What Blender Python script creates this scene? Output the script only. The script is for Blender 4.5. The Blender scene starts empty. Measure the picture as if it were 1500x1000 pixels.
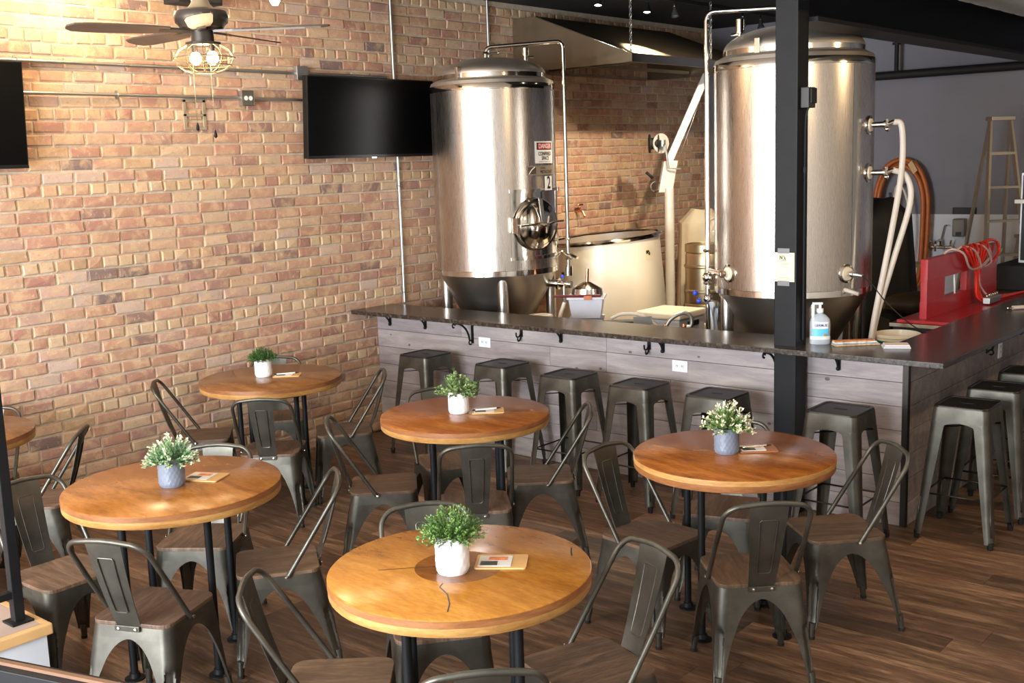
import bpy, bmesh, math, random
from mathutils import Vector, Matrix
random.seed(7)
S = bpy.context.scene
COL = S.collection
PI = math.pi

# ------------------------------------------------------------------ camera, light, exposure
CAM = Vector((6.7133, -6.1649, 2.1745)); YAW, PITCH, ROLL, FPX = 2.27813, 0.16104, -0.03374, 1630.61
FW = Vector((math.cos(PITCH)*math.cos(YAW), math.cos(PITCH)*math.sin(YAW), -math.sin(PITCH)))
R0 = Vector((math.sin(YAW), -math.cos(YAW), 0)); U0 = R0.cross(FW)
RT = math.cos(ROLL)*R0 + math.sin(ROLL)*U0; UP = -math.sin(ROLL)*R0 + math.cos(ROLL)*U0
cd = bpy.data.cameras.new('camera'); cd.sensor_width = 36; cd.lens = FPX/1500*36; cd.clip_end = 200
cam = bpy.data.objects.new('camera', cd); COL.objects.link(cam)
m3 = Matrix((RT, UP, -FW)).transposed().to_4x4(); m3.translation = CAM
cam.matrix_world = m3; S.camera = cam
def project(p):
    d = Vector(p) - CAM; z = d.dot(FW)
    return 750 + FPX*d.dot(RT)/z, 500 - FPX*d.dot(UP)/z, z

w = bpy.data.worlds.new('sky'); S.world = w; w.use_nodes = True
w.node_tree.nodes['Background'].inputs[0].default_value = (0.85, 0.92, 1.0, 1)
w.node_tree.nodes['Background'].inputs[1].default_value = 1.0

def area(name, loc, rot, sx, sy, power, col):
    l = bpy.data.lights.new(name, 'AREA'); l.shape = 'RECTANGLE'; l.size = sx; l.size_y = sy; l.energy = power; l.color = col
    o = bpy.data.objects.new(name, l); o.location = loc; o.rotation_euler = rot; COL.objects.link(o); return o
# daylight through the storefront windows behind the camera
for wx in (1.75, 4.75):
    area('window_daylight', (wx, -8.93, 1.75), (PI/2, 0, 0), 2.5, 2.5, 460, (0.87, 0.94, 1.0))
S.view_settings.view_transform = 'Standard'; S.view_settings.look = 'None'
S.view_settings.exposure = 0.48; S.view_settings.gamma = 1.0; S.view_settings.use_curve_mapping = False

# ------------------------------------------------------------------ materials
def lin(c):
    return tuple((v/255/12.92 if v/255 <= 0.04045 else ((v/255+0.055)/1.055)**2.4) for v in c) + (1,)
class NT:
    def __init__(s, name):
        s.m = bpy.data.materials.new(name); s.m.use_nodes = True; s.t = s.m.node_tree; s.b = s.t.nodes['Principled BSDF']
    def n(s, typ, **kw):
        x = s.t.nodes.new(typ)
        for k, v in kw.items():
            if k.startswith('i_'): x.inputs[k[2:].replace('_', ' ')].default_value = v
            else: setattr(x, k, v)
        return x
    def l(s, a, b): s.t.links.new(a, b)
    def coords(s, scale, kind='Object', offset=False):
        if kind == 'World': src = s.n('ShaderNodeNewGeometry').outputs['Position']
        else: src = s.n('ShaderNodeTexCoord').outputs[kind]
        mp = s.n('ShaderNodeMapping'); mp.inputs['Scale'].default_value = scale; s.l(src, mp.inputs['Vector'])
        if offset:
            oi = s.n('ShaderNodeObjectInfo'); mu = s.n('ShaderNodeMath', operation='MULTIPLY'); mu.inputs[1].default_value = 57.0
            s.l(oi.outputs['Random'], mu.inputs[0]); cx = s.n('ShaderNodeCombineXYZ')
            for k in range(3): s.l(mu.outputs[0], cx.inputs[k])
            s.l(cx.outputs[0], mp.inputs['Location'])
        return mp.outputs[0]
    def noise(s, vec, scale, detail=4, rough=0.55, dist=0):
        x = s.n('ShaderNodeTexNoise'); x.inputs['Scale'].default_value = scale; x.inputs['Detail'].default_value = detail
        x.inputs['Roughness'].default_value = rough; x.inputs['Distortion'].default_value = dist; s.l(vec, x.inputs['Vector']); return x.outputs['Fac']
    def ramp(s, fac, stops):
        x = s.n('ShaderNodeValToRGB'); e = x.color_ramp.elements
        while len(e) < len(stops): e.new(0.5)
        for k, (p, c) in enumerate(stops): e[k].position = p; e[k].color = c if len(c) == 4 else lin(c)
        s.l(fac, x.inputs[0]); return x.outputs[0]
    def mix(s, fac, a, b, mode='MIX'):
        x = s.n('ShaderNodeMix', data_type='RGBA', blend_type=mode)
        for sock, v in ((x.inputs[0], fac), (x.inputs[6], a), (x.inputs[7], b)):
            if hasattr(v, 'links') or hasattr(v, 'is_linked'): s.l(v, sock)
            else: sock.default_value = v
        return x.outputs[2]
    def bump(s, h, strength=0.3, dist=0.01):
        x = s.n('ShaderNodeBump'); x.inputs['Strength'].default_value = strength; x.inputs['Distance'].default_value = dist
        s.l(h, x.inputs['Height']); s.l(x.outputs[0], s.b.inputs['Normal'])
    def base(s, c):
        if isinstance(c, tuple): s.b.inputs['Base Color'].default_value = c
        else: s.l(c, s.b.inputs['Base Color'])
    def set(s, rough=None, metal=None, **kw):
        if rough is not None: s.b.inputs['Roughness'].default_value = rough
        if metal is not None: s.b.inputs['Metallic'].default_value = metal
        for k, v in kw.items(): s.b.inputs[k.replace('_', ' ')].default_value = v
        return s
MATS = {}
def plain(name, rgb, rough=0.5, metal=0.0, var=0.0, scale=8, bump=0.0, **kw):
    if name in MATS: return MATS[name]
    t = NT(name); t.set(rough, metal, **kw)
    c = lin(rgb)
    v = t.coords((1, 1, 1)); nz = t.noise(v, scale)
    lo = tuple(x*(1-var) for x in c[:3]) + (1,); hi = tuple(min(1, x*(1+var)) for x in c[:3]) + (1,)
    t.base(t.ramp(nz, [(0.3, lo), (0.7, hi)]))
    if bump: t.bump(t.noise(v, scale*6), bump, 0.004)
    MATS[name] = t.m; return t.m

def brick_material(name, use_attr):
    t = NT(name)
    col = t.n('ShaderNodeAttribute', attribute_name='tint').outputs['Color'] if use_attr else t.n('ShaderNodeObjectInfo').outputs['Color']
    v = t.coords((1, 1, 1), 'World')
    n1 = t.noise(v, 9, 5, 0.6, 0.6); n2 = t.noise(v, 34, 4, 0.65); n3 = t.noise(v, 95, 3)
    c = t.mix(t.ramp(n1, [(0.46, (0, 0, 0, 1)), (0.62, (0.75, 0.75, 0.75, 1))]), col, lin((208, 174, 138)))
    c = t.mix(t.ramp(n2, [(0.56, (0, 0, 0, 1)), (0.70, (0.5, 0.5, 0.5, 1))]), c, lin((182, 114, 84)))
    c = t.mix(t.ramp(n2, [(0.28, (0.6, 0.6, 0.6, 1)), (0.40, (0, 0, 0, 1))]), c, lin((226, 205, 178)))
    t.base(c); t.set(0.85)
    t.bump(t.mix(0.5, n2, n3), 0.5, 0.006); return t.m
M_BRICK_O = brick_material('brick_object', False); M_BRICK_A = brick_material('brick_mass', True)
def mortar():
    t = NT('mortar'); v = t.coords((1, 1, 1), 'World'); n = t.noise(v, 14, 6, 0.65); n2 = t.noise(v, 120, 3)
    t.base(t.ramp(n, [(0.3, (184, 166, 144)), (0.6, (206, 190, 168)), (0.8, (218, 204, 186))])); t.set(0.95); t.bump(t.mix(0.5, n, n2), 0.6, 0.01); return t.m
M_MORTAR = mortar()
def wood(name, stops, scale=(1, 9, 1), rough=0.4, ns=3.0, dist=1.2, offset=True, grain=0.25, tint=False, bump=0.08, coat=0.0):
    t = NT(name); v = t.coords(scale, 'Object', offset)
    n1 = t.noise(v, ns, 6, 0.6, dist); n2 = t.noise(v, ns*7, 4, 0.6, 0.5)
    c = t.ramp(n1, stops)
    g = t.ramp(n2, [(0.35, (1-grain, 1-grain, 1-grain, 1)), (0.65, (1, 1, 1, 1))])
    c = t.mix(1.0, c, g, 'MULTIPLY')
    if tint: c = t.mix(1.0, c, t.n('ShaderNodeObjectInfo').outputs['Color'], 'MULTIPLY')
    t.base(c); t.set(rough); t.b.inputs['Coat Weight'].default_value = coat
    if bump: t.bump(n2, bump, 0.004)
    return t.m
M_FLOOR = wood('floor_plank', [(0.25, (72, 53, 42)), (0.5, (108, 81, 62)), (0.72, (156, 125, 98))], (0.8, 7, 1), 0.42, 2.6, 0.9, grain=0.45, tint=True)
M_SEAT = wood('seat_wood', [(0.25, (82, 64, 52)), (0.5, (114, 90, 72)), (0.75, (146, 117, 93))], (9, 1, 1), 0.5, 3.0, 1.0, grain=0.35, tint=True)
M_PANEL = wood('whitewashed_plank', [(0.25, (128, 117, 116)), (0.5, (154, 144, 142)), (0.75, (178, 167, 160))], (1, 8, 8), 0.6, 2.0, 0.7, grain=0.12, tint=True)
def spool(name, stops):
    t = NT(name); v = t.coords((1, 3.2, 1), 'Object', True)
    n1 = t.noise(v, 2.2, 5, 0.55, 1.5); n2 = t.noise(v, 22, 4, 0.6, 0.4)
    c = t.ramp(n1, stops); c = t.mix(1.0, c, t.ramp(n2, [(0.3, (0.72, 0.66, 0.58, 1)), (0.7, (1, 1, 1, 1))]), 'MULTIPLY')
    t.base(c); t.set(0.23)
    return t.m
M_TOP = {'A': spool('table_amber', [(0.25, (146, 90, 30)), (0.5, (182, 120, 44)), (0.75, (200, 140, 60))]),
         'B': spool('table_honey', [(0.25, (132, 82, 34)), (0.5, (170, 108, 46)), (0.75, (190, 130, 66))]),
         'C': spool('table_chestnut', [(0.25, (112, 60, 22)), (0.5, (152, 88, 36)), (0.75, (184, 118, 54))]),
         'E': spool('table_brown', [(0.25, (104, 68, 36)), (0.5, (138, 92, 48)), (0.75, (160, 114, 66))])}
M_RIM1 = wood('ply_reddish', [(0.3, (132, 80, 44)), (0.7, (176, 116, 68))], (1, 1, 6), 0.45, 4, 0.5)
M_RIM2 = wood('ply_pale', [(0.3, (172, 116, 56)), (0.7, (212, 164, 98))], (1, 1, 6), 0.45, 4, 0.5)
def gun():
    t = NT('gunmetal'); v = t.coords((1, 1, 1)); n = t.noise(v, 7, 4); n2 = t.noise(v, 60, 3)
    t.base(t.ramp(n, [(0.3, (74, 71, 64)), (0.7, (104, 100, 91))])); t.set(metal=0.75)
    t.l(t.ramp(n2, [(0.2, (0.34, 0.34, 0.34, 1)), (0.8, (0.46, 0.46, 0.46, 1))]), t.b.inputs['Roughness']); return t.m
M_GUN = gun()
M_GUN_D = plain('gunmetal_dark', (62, 58, 54), 0.4, 0.8, 0.15)
def steel(name, rgb, rough, sc=(1, 1, 60), r2=0.1, an=0.0):
    t = NT(name); v = t.coords(sc); n = t.noise(v, 6, 3); t.base(lin(rgb)); t.set(metal=1.0)
    t.l(t.ramp(n, [(0.3, (rough, rough, rough, 1)), (0.7, (rough+r2, rough+r2, rough+r2, 1))]), t.b.inputs['Roughness'])
    t.b.inputs['Anisotropic'].default_value = an
    return t.m
M_STEEL = steel('brushed_steel', (206, 197, 188), 0.23, (60, 60, 1.2), 0.10)
M_STEEL_P = steel('polished_steel', (220, 214, 205), 0.10, (3, 3, 3), 0.05)
M_STEEL_C = steel('cone_steel', (206, 196, 184), 0.46, (6, 6, 6), 0.1)
M_STEEL_H = steel('hood_steel', (150, 137, 118), 0.36, (2, 2, 2), 0.08)
M_STEEL_K = steel('funnel_steel', (186, 178, 168), 0.33, (1, 1, 1), 0.06)
M_GALV = steel('galvanised', (188, 188, 184), 0.38, (4, 4, 4), 0.12)
M_KEG = steel('keg_steel', (200, 186, 156), 0.34, (3, 3, 30), 0.08)
M_ALU = steel('aluminium', (196, 186, 168), 0.42, (2, 2, 20), 0.1)
def granite():
    t = NT('granite'); v = t.coords((1, 1, 1), 'World'); n = t.noise(v, 45, 5, 0.7); n2 = t.noise(v, 8, 4); n3 = t.noise(v, 160, 2)
    c = t.ramp(n, [(0.35, (28, 24, 22)), (0.55, (58, 50, 44)), (0.72, (104, 94, 84))])
    t.base(c); t.set(0.24); t.b.inputs['Specular IOR Level'].default_value = 0.7; t.bump(t.mix(0.5, n, n3), 0.12, 0.003); return t.m
M_GRANITE = granite()
M_BLACK = plain('black_paint', (24, 24, 26), 0.5, 0.0, 0.15, Specular_IOR_Level=0.2)
M_BLACKM = plain('black_matte', (20, 20, 21), 0.7, 0, 0.15)
M_CEIL = plain('ceiling_black', (20, 18, 17), 0.85, 0, 0.2)
M_SCREEN = plain('screen', (4, 4, 5), 0.30, Specular_IOR_Level=0.15)
M_TVF = plain('tv_plastic', (14, 14, 15), 0.35)
M_GREY = plain('grey_wall', (126, 125, 134), 0.8, 0, 0.05, 2)
M_WHITEP = plain('white_paint', (205, 208, 215), 0.6, 0, 0.03)
M_CREAM = plain('cream_enamel', (240, 226, 200), 0.28, 0, 0.03, 2)
M_WHITE = plain('white_plastic', (235, 235, 235), 0.35)
M_CERAM = plain('white_ceramic', (240, 238, 238), 0.2)
M_GREYC = plain('grey_ceramic', (116, 123, 137), 0.28, 0, 0.06)
M_SOIL = plain('soil', (40, 34, 26), 0.9)
M_BOARD = plain('menu_board', (206, 160, 100), 0.5, 0, 0.12, 6)
M_BOARD2 = plain('menu_board_brown', (150, 92, 58), 0.5, 0, 0.12, 6)
M_PAPER = plain('paper', (222, 218, 212), 0.7, 0, 0.04)
M_RED = plain('red_plastic', (176, 30, 34), 0.3, 0, 0.08)
M_REDTUBE = plain('red_tube', (228, 50, 30), 0.25, 0, 0.1)
M_CLEAR = plain('clear_tube', (190, 160, 150), 0.25, 0, 0.1)
M_ORANGE = plain('orange_hose', (176, 92, 32), 0.45, 0, 0.15, 12)
M_HOSEW = plain('white_hose', (212, 200, 186), 0.4, 0, 0.05)
M_CANVAS = plain('canvas', (205, 192, 165), 0.9, 0, 0.08, 5)
M_PLAST = plain('frosted_plastic', (190, 190, 198), 0.3, 0, 0.08, 5)
M_MAROON = plain('maroon', (92, 22, 30), 0.5)
M_COPPER = plain('copper', (214, 150, 110), 0.25, 1.0)
M_TARP = plain('black_tarp', (18, 17, 16), 0.55, 0, 0.2, 5)
M_BROWNBAG = plain('brown_bag', (70, 58, 40), 0.45, 0, 0.25, 6)
M_BLUE = plain('blue_knob', (40, 70, 190), 0.3)
M_GREEN = plain('green_stripe', (20, 96, 60), 0.4)
M_SIGNRED = plain('sign_red', (178, 36, 34), 0.45)
M_INK = plain('ink', (18, 18, 18), 0.5)
M_YELLOW = plain('pale_yellow', (240, 226, 178), 0.6)
M_TRIM = plain('trim_wood', (206, 164, 110), 0.45, 0, 0.12, 5)
M_STAGE = plain('platform_top', (170, 150, 138), 0.4, 0, 0.15, 3)
M_BLADE = plain('fan_blade', (88, 72, 60), 0.45, 0, 0.15)
M_BRONZE = plain('fan_bronze', (78, 70, 64), 0.35, 0.6, 0.1)
M_GOLD = plain('cage_brass', (190, 170, 130), 0.35, 0.9)
def emis(name, rgb, st):
    t = NT(name); t.base(lin(rgb)); t.b.inputs['Emission Color'].default_value = lin(rgb); t.b.inputs['Emission Strength'].default_value = st; return t.m
M_BULB = emis('bulb_glow', (255, 220, 165), 9)
M_SPOT = emis('spot_glow', (255, 244, 224), 25)
def glassm(name, rgb, rough=0.03, ior=1.45):
    t = NT(name); t.base(lin(rgb)); t.set(rough); t.b.inputs['Transmission Weight'].default_value = 1.0; t.b.inputs['IOR'].default_value = ior; return t.m
M_GEL = glassm('clear_gel', (235, 240, 245))
M_BOTTLE = plain('bottle_plastic', (206, 214, 222), 0.12, 0, 0.03); MATS['bottle_plastic'].node_tree.nodes['Principled BSDF'].inputs['Alpha'].default_value = 0.55
def leafm(name, c1, c2, c3):
    t = NT(name); v = t.coords((1, 1, 1)); n = t.noise(v, 26, 3)
    t.base(t.ramp(n, [(0.3, c1), (0.52, c2), (0.72, c3)])); t.set(0.5); t.b.inputs['Subsurface Weight'].default_value = 0.0; return t.m

# ------------------------------------------------------------------ mesh helpers
class MB:
    def __init__(s): s.v = []; s.f = []; s.smooth = []
    def add(s, vs, fs, smooth=False):
        o = len(s.v); s.v += [tuple(x) for x in vs]; s.f += [tuple(i+o for i in f) for f in fs]; s.smooth += [smooth]*len(fs); return s
    def box(s, x0, x1, y0, y1, z0, z1):
        return s.add([(x0,y0,z0),(x1,y0,z0),(x1,y1,z0),(x0,y1,z0),(x0,y0,z1),(x1,y0,z1),(x1,y1,z1),(x0,y1,z1)],
                     [(0,3,2,1),(4,5,6,7),(0,1,5,4),(1,2,6,5),(2,3,7,6),(3,0,4,7)])
    def obox(s, c, ax, ay, az):
        c, ax, ay, az = map(Vector, (c, ax, ay, az))
        vs = [c + i*ax + j*ay + k*az for k in (-1, 1) for (i, j) in ((-1,-1),(1,-1),(1,1),(-1,1))]
        return s.add(vs, [(0,3,2,1),(4,5,6,7),(0,1,5,4),(1,2,6,5),(2,3,7,6),(3,0,4,7)])
    def prism(s, pts, z0, z1, smooth=False):
        n = len(pts); vs = [(x, y, z0) for x, y in pts] + [(x, y, z1) for x, y in pts]
        s.add(vs, [tuple(range(n))[::-1], tuple(range(n, 2*n))]); k = len(s.v) - 2*n
        s.f += [(k+i, k+(i+1) % n, k+n+(i+1) % n, k+n+i) for i in range(n)]; s.smooth += [smooth]*n; return s
    def tube(s, pts, r, seg=10, closed=False, caps=True):
        pts = [Vector(p) for p in pts]; n = len(pts); rs = r if isinstance(r, (list, tuple)) else [r]*n
        tang = []
        for i in range(n):
            a = pts[(i-1) % n] if (closed or i > 0) else pts[i]; b = pts[(i+1) % n] if (closed or i < n-1) else pts[i]
            tang.append((b-a).normalized())
        nrm = tang[0].orthogonal().normalized(); vs = []
        for i in range(n):
            nrm = (nrm - tang[i]*nrm.dot(tang[i]))
            nrm = nrm.normalized() if nrm.length > 1e-6 else tang[i].orthogonal().normalized()
            bn = tang[i].cross(nrm)
            for k in range(seg):
                a = 2*PI*k/seg; vs.append(pts[i] + rs[i]*(math.cos(a)*nrm + math.sin(a)*bn))
        fs = []
        for i in range(n if closed else n-1):
            j = (i+1) % n
            fs += [(i*seg+k, i*seg+(k+1) % seg, j*seg+(k+1) % seg, j*seg+k) for k in range(seg)]
        s.add(vs, fs, True)
        if caps and not closed:
            o = len(s.v) - len(vs)
            s.f += [tuple(o+k for k in range(seg))[::-1], tuple(o+(n-1)*seg+k for k in range(seg))]; s.smooth += [False, False]
        return s
    def lathe(s, prof, seg=48, c=(0, 0), a0=0.0, a1=2*PI, smooth=True):
        full = abs(a1-a0-2*PI) < 1e-6; m = seg if full else seg+1
        vs = []
        for (r, z) in prof:
            for k in range(m):
                a = a0 + (a1-a0)*k/seg; vs.append((c[0]+r*math.cos(a), c[1]+r*math.sin(a), z))
        fs = []
        for i in range(len(prof)-1):
            for k in range(seg):
                k2 = (k+1) % m if full else k+1
                fs.append((i*m+k, i*m+k2, (i+1)*m+k2, (i+1)*m+k))
        return s.add(vs, fs, smooth)
    def cyl(s, c, r, z0, z1, seg=24): return s.lathe([(0.0001, z0), (r, z0), (r, z0), (r, z1), (r, z1), (0.0001, z1)], seg, c, smooth=True)
    def sphere(s, c, r, seg=12, sz=1.0):
        prof = [(max(1e-4, r*math.sin(PI*i/8)), c[2]-r*sz*math.cos(PI*i/8)) for i in range(9)]
        return s.lathe(prof, seg, (c[0], c[1]))
    def xf(s, mat, start=0):
        for i in range(start, len(s.v)): s.v[i] = tuple(mat @ Vector(s.v[i]))
        return s
    def mesh(s, name, thick=0.0, bevel=0.0):
        me = bpy.data.meshes.new(name); me.from_pydata(s.v, [], s.f)
        me.polygons.foreach_set('use_smooth', s.smooth)
        bm = bmesh.new(); bm.from_mesh(me)
        bmesh.ops.remove_doubles(bm, verts=bm.verts, dist=1e-6)
        if bevel: bmesh.ops.bevel(bm, geom=[e for e in bm.edges if len(e.link_faces) == 2 and e.calc_face_angle(0) > 0.6], offset=bevel, segments=2, affect='EDGES', profile=0.6)
        if thick: bmesh.ops.solidify(bm, geom=bm.faces[:], thickness=thick)
        bmesh.ops.recalc_face_normals(bm, faces=bm.faces)
        for e in bm.edges:
            if len(e.link_faces) == 2 and e.calc_face_angle(0) > 0.7: e.smooth = False
        bm.to_mesh(me); bm.free(); return me
def obj(name, mb, mat, parent=None, thick=0.0, bevel=0.0, label=None):
    me = mb.mesh(name, thick, bevel) if isinstance(mb, MB) else mb
    if mat is not None and not me.materials: me.materials.append(mat)
    o = bpy.data.objects.new(name, me); COL.objects.link(o)
    if parent: o.parent = parent
    if label: o['label'] = label
    return o
def thing(name, label, cat, loc=(0, 0, 0), rz=0.0, group=None):
    o = bpy.data.objects.new(name, None); o.empty_display_size = 0.1; COL.objects.link(o); o.location = loc; o.rotation_euler = (0, 0, rz)
    return tag(o, label, cat, group)
def tag(o, label, cat, group=None):
    o['label'] = label; o['category'] = cat
    if group: o['group'] = group
    return o
def struct(o, label=None):
    o['kind'] = 'structure'
    if label: o['label'] = label
    return o
def dup(root, label, loc, rz, group=None):
    def cp(o, par):
        c = o.copy(); COL.objects.link(c); c.parent = par
        for ch in o.children: cp(ch, c)
        return c
    r = cp(root, None); r.location = loc; r.rotation_euler = (0, 0, rz); r['label'] = label
    if group: r['group'] = group
    return r
def arc(c, r, a0, a1, n, ax=(1, 0, 0), ay=(0, 0, 1)):
    c, ax, ay = Vector(c), Vector(ax), Vector(ay)
    return [c + r*(math.cos(a0+(a1-a0)*i/n)*ax + math.sin(a0+(a1-a0)*i/n)*ay) for i in range(n+1)]
def fillet(pts, r, n=5):
    pts = [Vector(p) for p in pts]; out = [pts[0]]
    for i in range(1, len(pts)-1):
        p = pts[i]; a = (pts[i-1]-p); b = (pts[i+1]-p); rr = min(r, a.length*0.49, b.length*0.49)
        a = p + a.normalized()*rr; b = p + b.normalized()*rr
        for k in range(n+1):
            t = k/n; out.append((1-t)**2*a + 2*t*(1-t)*p + t*t*b)
    out.append(pts[-1]); return out
def catmull(pts, n=6):
    P = [Vector(p) for p in pts]; P = [2*P[0]-P[1]] + P + [2*P[-1]-P[-2]]; out = []
    for i in range(1, len(P)-2):
        for k in range(n):
            t = k/n; a, b, c, d = P[i-1], P[i], P[i+1], P[i+2]
            out.append(0.5*((2*b) + (c-a)*t + (2*a-5*b+4*c-d)*t*t + (3*b-a-3*c+d)*t**3))
    out.append(P[-2]); return out
def rrect(x0, x1, y0, y1, r, n=5):
    out = []
    for cx, cy, a in ((x1-r, y1-r, 0), (x0+r, y1-r, PI/2), (x0+r, y0+r, PI), (x1-r, y0+r, 1.5*PI)):
        for k in range(n+1): out.append((cx+r*math.cos(a+PI/2*k/n), cy+r*math.sin(a+PI/2*k/n)))
    return out
def text(name, body, size, mat, parent, loc, xdir, updir, align='CENTER', sx=1.0, bold=0.0, label=None):
    cu = bpy.data.curves.new(name, 'FONT'); cu.body = body; cu.size = size; cu.align_x = align; cu.align_y = 'CENTER'; cu.extrude = 0.0004; cu.offset = bold; cu.resolution_u = 3
    t = bpy.data.objects.new(name+'_tmp', cu); COL.objects.link(t)
    dg = bpy.context.evaluated_depsgraph_get(); me = bpy.data.meshes.new_from_object(t.evaluated_get(dg)); bpy.data.objects.remove(t)
    me.name = name; me.materials.clear(); me.materials.append(mat)
    x = Vector(xdir).normalized(); y = Vector(updir).normalized(); z = x.cross(y)
    M = Matrix((x*sx, y, z)).transposed().to_4x4(); M.translation = Vector(loc); me.transform(M)
    o = bpy.data.objects.new(name, me); COL.objects.link(o); o.parent = parent
    if label: o['label'] = label
    return o

# ------------------------------------------------------------------ room shell
CEIL = 3.575; YB = 5.35; YF = -9.0; XR = 9.6
floor = struct(obj('floor', MB().box(-0.25, XR+0.2, YF-0.2, YB+0.2, -0.12, -0.008), plain('subfloor', (30, 24, 20), 0.8)), 'brown wood plank floor')
PW, PL = 0.178, 1.22
rows = int((YB-YF)/PW)+1; cand = []
for r in range(rows):
    x = -random.random()*PL; y = YF + r*PW
    while x < XR:
        x0, x1 = max(0, x), min(XR, x+PL)
        if x1-x0 > 0.05:
            c = ((x0+x1)/2, y+PW/2, 0); u, v, z = project(c)
            vis = z > 1 and -120 < u < 1620 and 500 < v < 1080 and (c[1] < -0.05 or c[0] > 4.4) and c[1] < 2.5
            cand.append((0 if vis else 1, -1/(z*z) if z > 1 else 0, x0, x1, y))
        x += PL
cand.sort()
stuffp = MB(); tints = []
def tint_plank(): 
    k = random.choice([0.75, 0.9, 1.0, 1.1, 1.2, 1.4, 1.75]); return (k, k*random.uniform(0.95, 1.0), k*random.uniform(0.9, 1.0), 1)
for i, (f, _, x0, x1, y) in enumerate(cand):
    yy1 = min(y+PW, YB)-0.0008
    if f == 0 and i < 300:
        cx, cy = (x0+x1)/2, (y+yy1)/2
        o = obj('plank', MB().box(x0+0.0008-cx, x1-0.0008-cx, y+0.0008-cy, yy1-cy, -0.008, 0.0), M_FLOOR, floor)
        o.location = (cx, cy, 0); o.color = tint_plank()
    else: stuffp.box(x0+0.0008, x1-0.0008, y+0.0008, yy1, -0.008, 0.0)
o = obj('plank_mass', stuffp, M_FLOOR, floor); o['kind'] = 'stuff'; o['label'] = 'remaining floor planks'

# brick wall at x = 0
wall = struct(obj('wall_left', MB().box(-0.25, -0.006, YF-0.2, YB, 0, CEIL), M_MORTAR), 'old common brick wall with pale mortar')
CH = 0.0785
PAL = [((198,142,106),20),((204,150,114),18),((194,134,104),16),((208,162,122),14),((204,158,132),12),((186,134,114),8),((212,174,134),8),((180,120,98),6),((196,154,106),6),((156,116,100),3),((138,110,102),2),((206,172,150),8)]
palc = [c for c, n in PAL for _ in range(n)]
def brick_col(header, z):
    c = random.choice(palc)
    if header and random.random() < 0.6: c = random.choice([(212,174,124),(216,180,136),(206,158,112)])
    k = random.uniform(0.86, 1.04); r = lin(c); g = 0.3*r[0]+0.6*r[1]+0.1*r[2]; r = [v*0.78+g*0.22 for v in r[:3]]; return (r[0]*k, r[1]*k, r[2]*k, 1)
def brick_mesh(L, H, seed):
    rnd = random.Random(seed); j = lambda a: rnd.uniform(-a, a); b = 0.007
    y, z = L/2, H/2
    back = [(-0.02, sy*y, sz*z) for sy, sz in ((-1,-1),(1,-1),(1,1),(-1,1))]
    mid = [(-0.001+j(0.0015), sy*y+j(0.003), sz*z+j(0.003)) for sy, sz in ((-1,-1),(1,-1),(1,1),(-1,1))]
    fr = [(0.004+j(0.003), sy*(y-b)+j(0.004), sz*(z-b)+j(0.003)) for sy, sz in ((-1,-1),(1,-1),(1,1),(-1,1))]
    cen = [(0.006+j(0.002), j(0.01), j(0.006))]
    vs = back+mid+fr+cen; fs = []
    for k in range(4):
        n = (k+1) % 4; fs += [(k, n, 4+n, 4+k), (4+k, 4+n, 8+n, 8+k), (8+k, 8+n, 12)]
    return vs, fs
BL, BH = 0.203, CH-0.0125
unit = {}
for hd in (0, 1):
    for s in range(12):
        vs, fs = brick_mesh(BL if not hd else 0.095, BH, s+50*hd); me = bpy.data.meshes.new('brick'); me.from_pydata(vs, [], fs); me.materials.append(M_BRICK_O); unit[(hd, s)] = (me, vs, fs)
bricks = []
for i in range(int(CEIL/CH)+1):
    z = i*CH + CH/2
    if z + BH/2 > CEIL: break
    hd = 1 if i % 6 == 2 else 0; y = YF - random.random()*0.2
    while y < YB:
        L = (BL if not hd else 0.095)*random.uniform(0.94, 1.05)
        if not hd and random.random() < 0.06: L *= 0.6
        if y + L > YB: break
        if y > YF: bricks.append((y+L/2, z+random.uniform(-0.003, 0.003), L, hd))
        y += L + 0.0125
def brick_rank(b):
    u, v, zz = project((0, b[0], b[1]))
    if zz < 1 or not (-30 < u < 1530 and -30 < v < 1030): return 1e9
    y, z = b[0], b[1]
    if v > 560 + 0.25*max(0, 420-u)+90: return 1e9
    if (y < -2.75 and 2.25 < z < 2.85) or (-0.72 < y < 0.75 and 2.22 < z < 2.86): return 1e9
    return zz*zz*(1.6 if b[3] else 1.0)
order = sorted(bricks, key=brick_rank)
vv = []; ff = []; tc = []
for i, (y, z, L, hd) in enumerate(order):
    s = random.randrange(12); me, vs, fs = unit[(hd, s)]; sc = L/(BL if not hd else 0.095); c = brick_col(hd, z); dx = random.uniform(-0.003, 0.003)
    if i < 300:
        o = bpy.data.objects.new('brick', me); COL.objects.link(o); o.parent = wall; o.location = (dx, y, z); o.scale = (1, sc, 1); o.color = c
    else:
        k = len(vv); vv += [(p[0]+dx, p[1]*sc+y, p[2]+z) for p in vs]; ff += [tuple(q+k for q in f) for f in fs]; tc += [c]*len(fs)
me = bpy.data.meshes.new('brick_mass'); me.from_pydata(vv, [], ff); me.materials.append(M_BRICK_A)
at = me.attributes.new('tint', 'FLOAT_COLOR', 'FACE'); at.data.foreach_set('color', [x for c in tc for x in c])
o = bpy.data.objects.new('brick_mass', me); COL.objects.link(o); o.parent = wall; o['kind'] = 'stuff'; o['label'] = 'remaining bricks of the wall'

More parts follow.
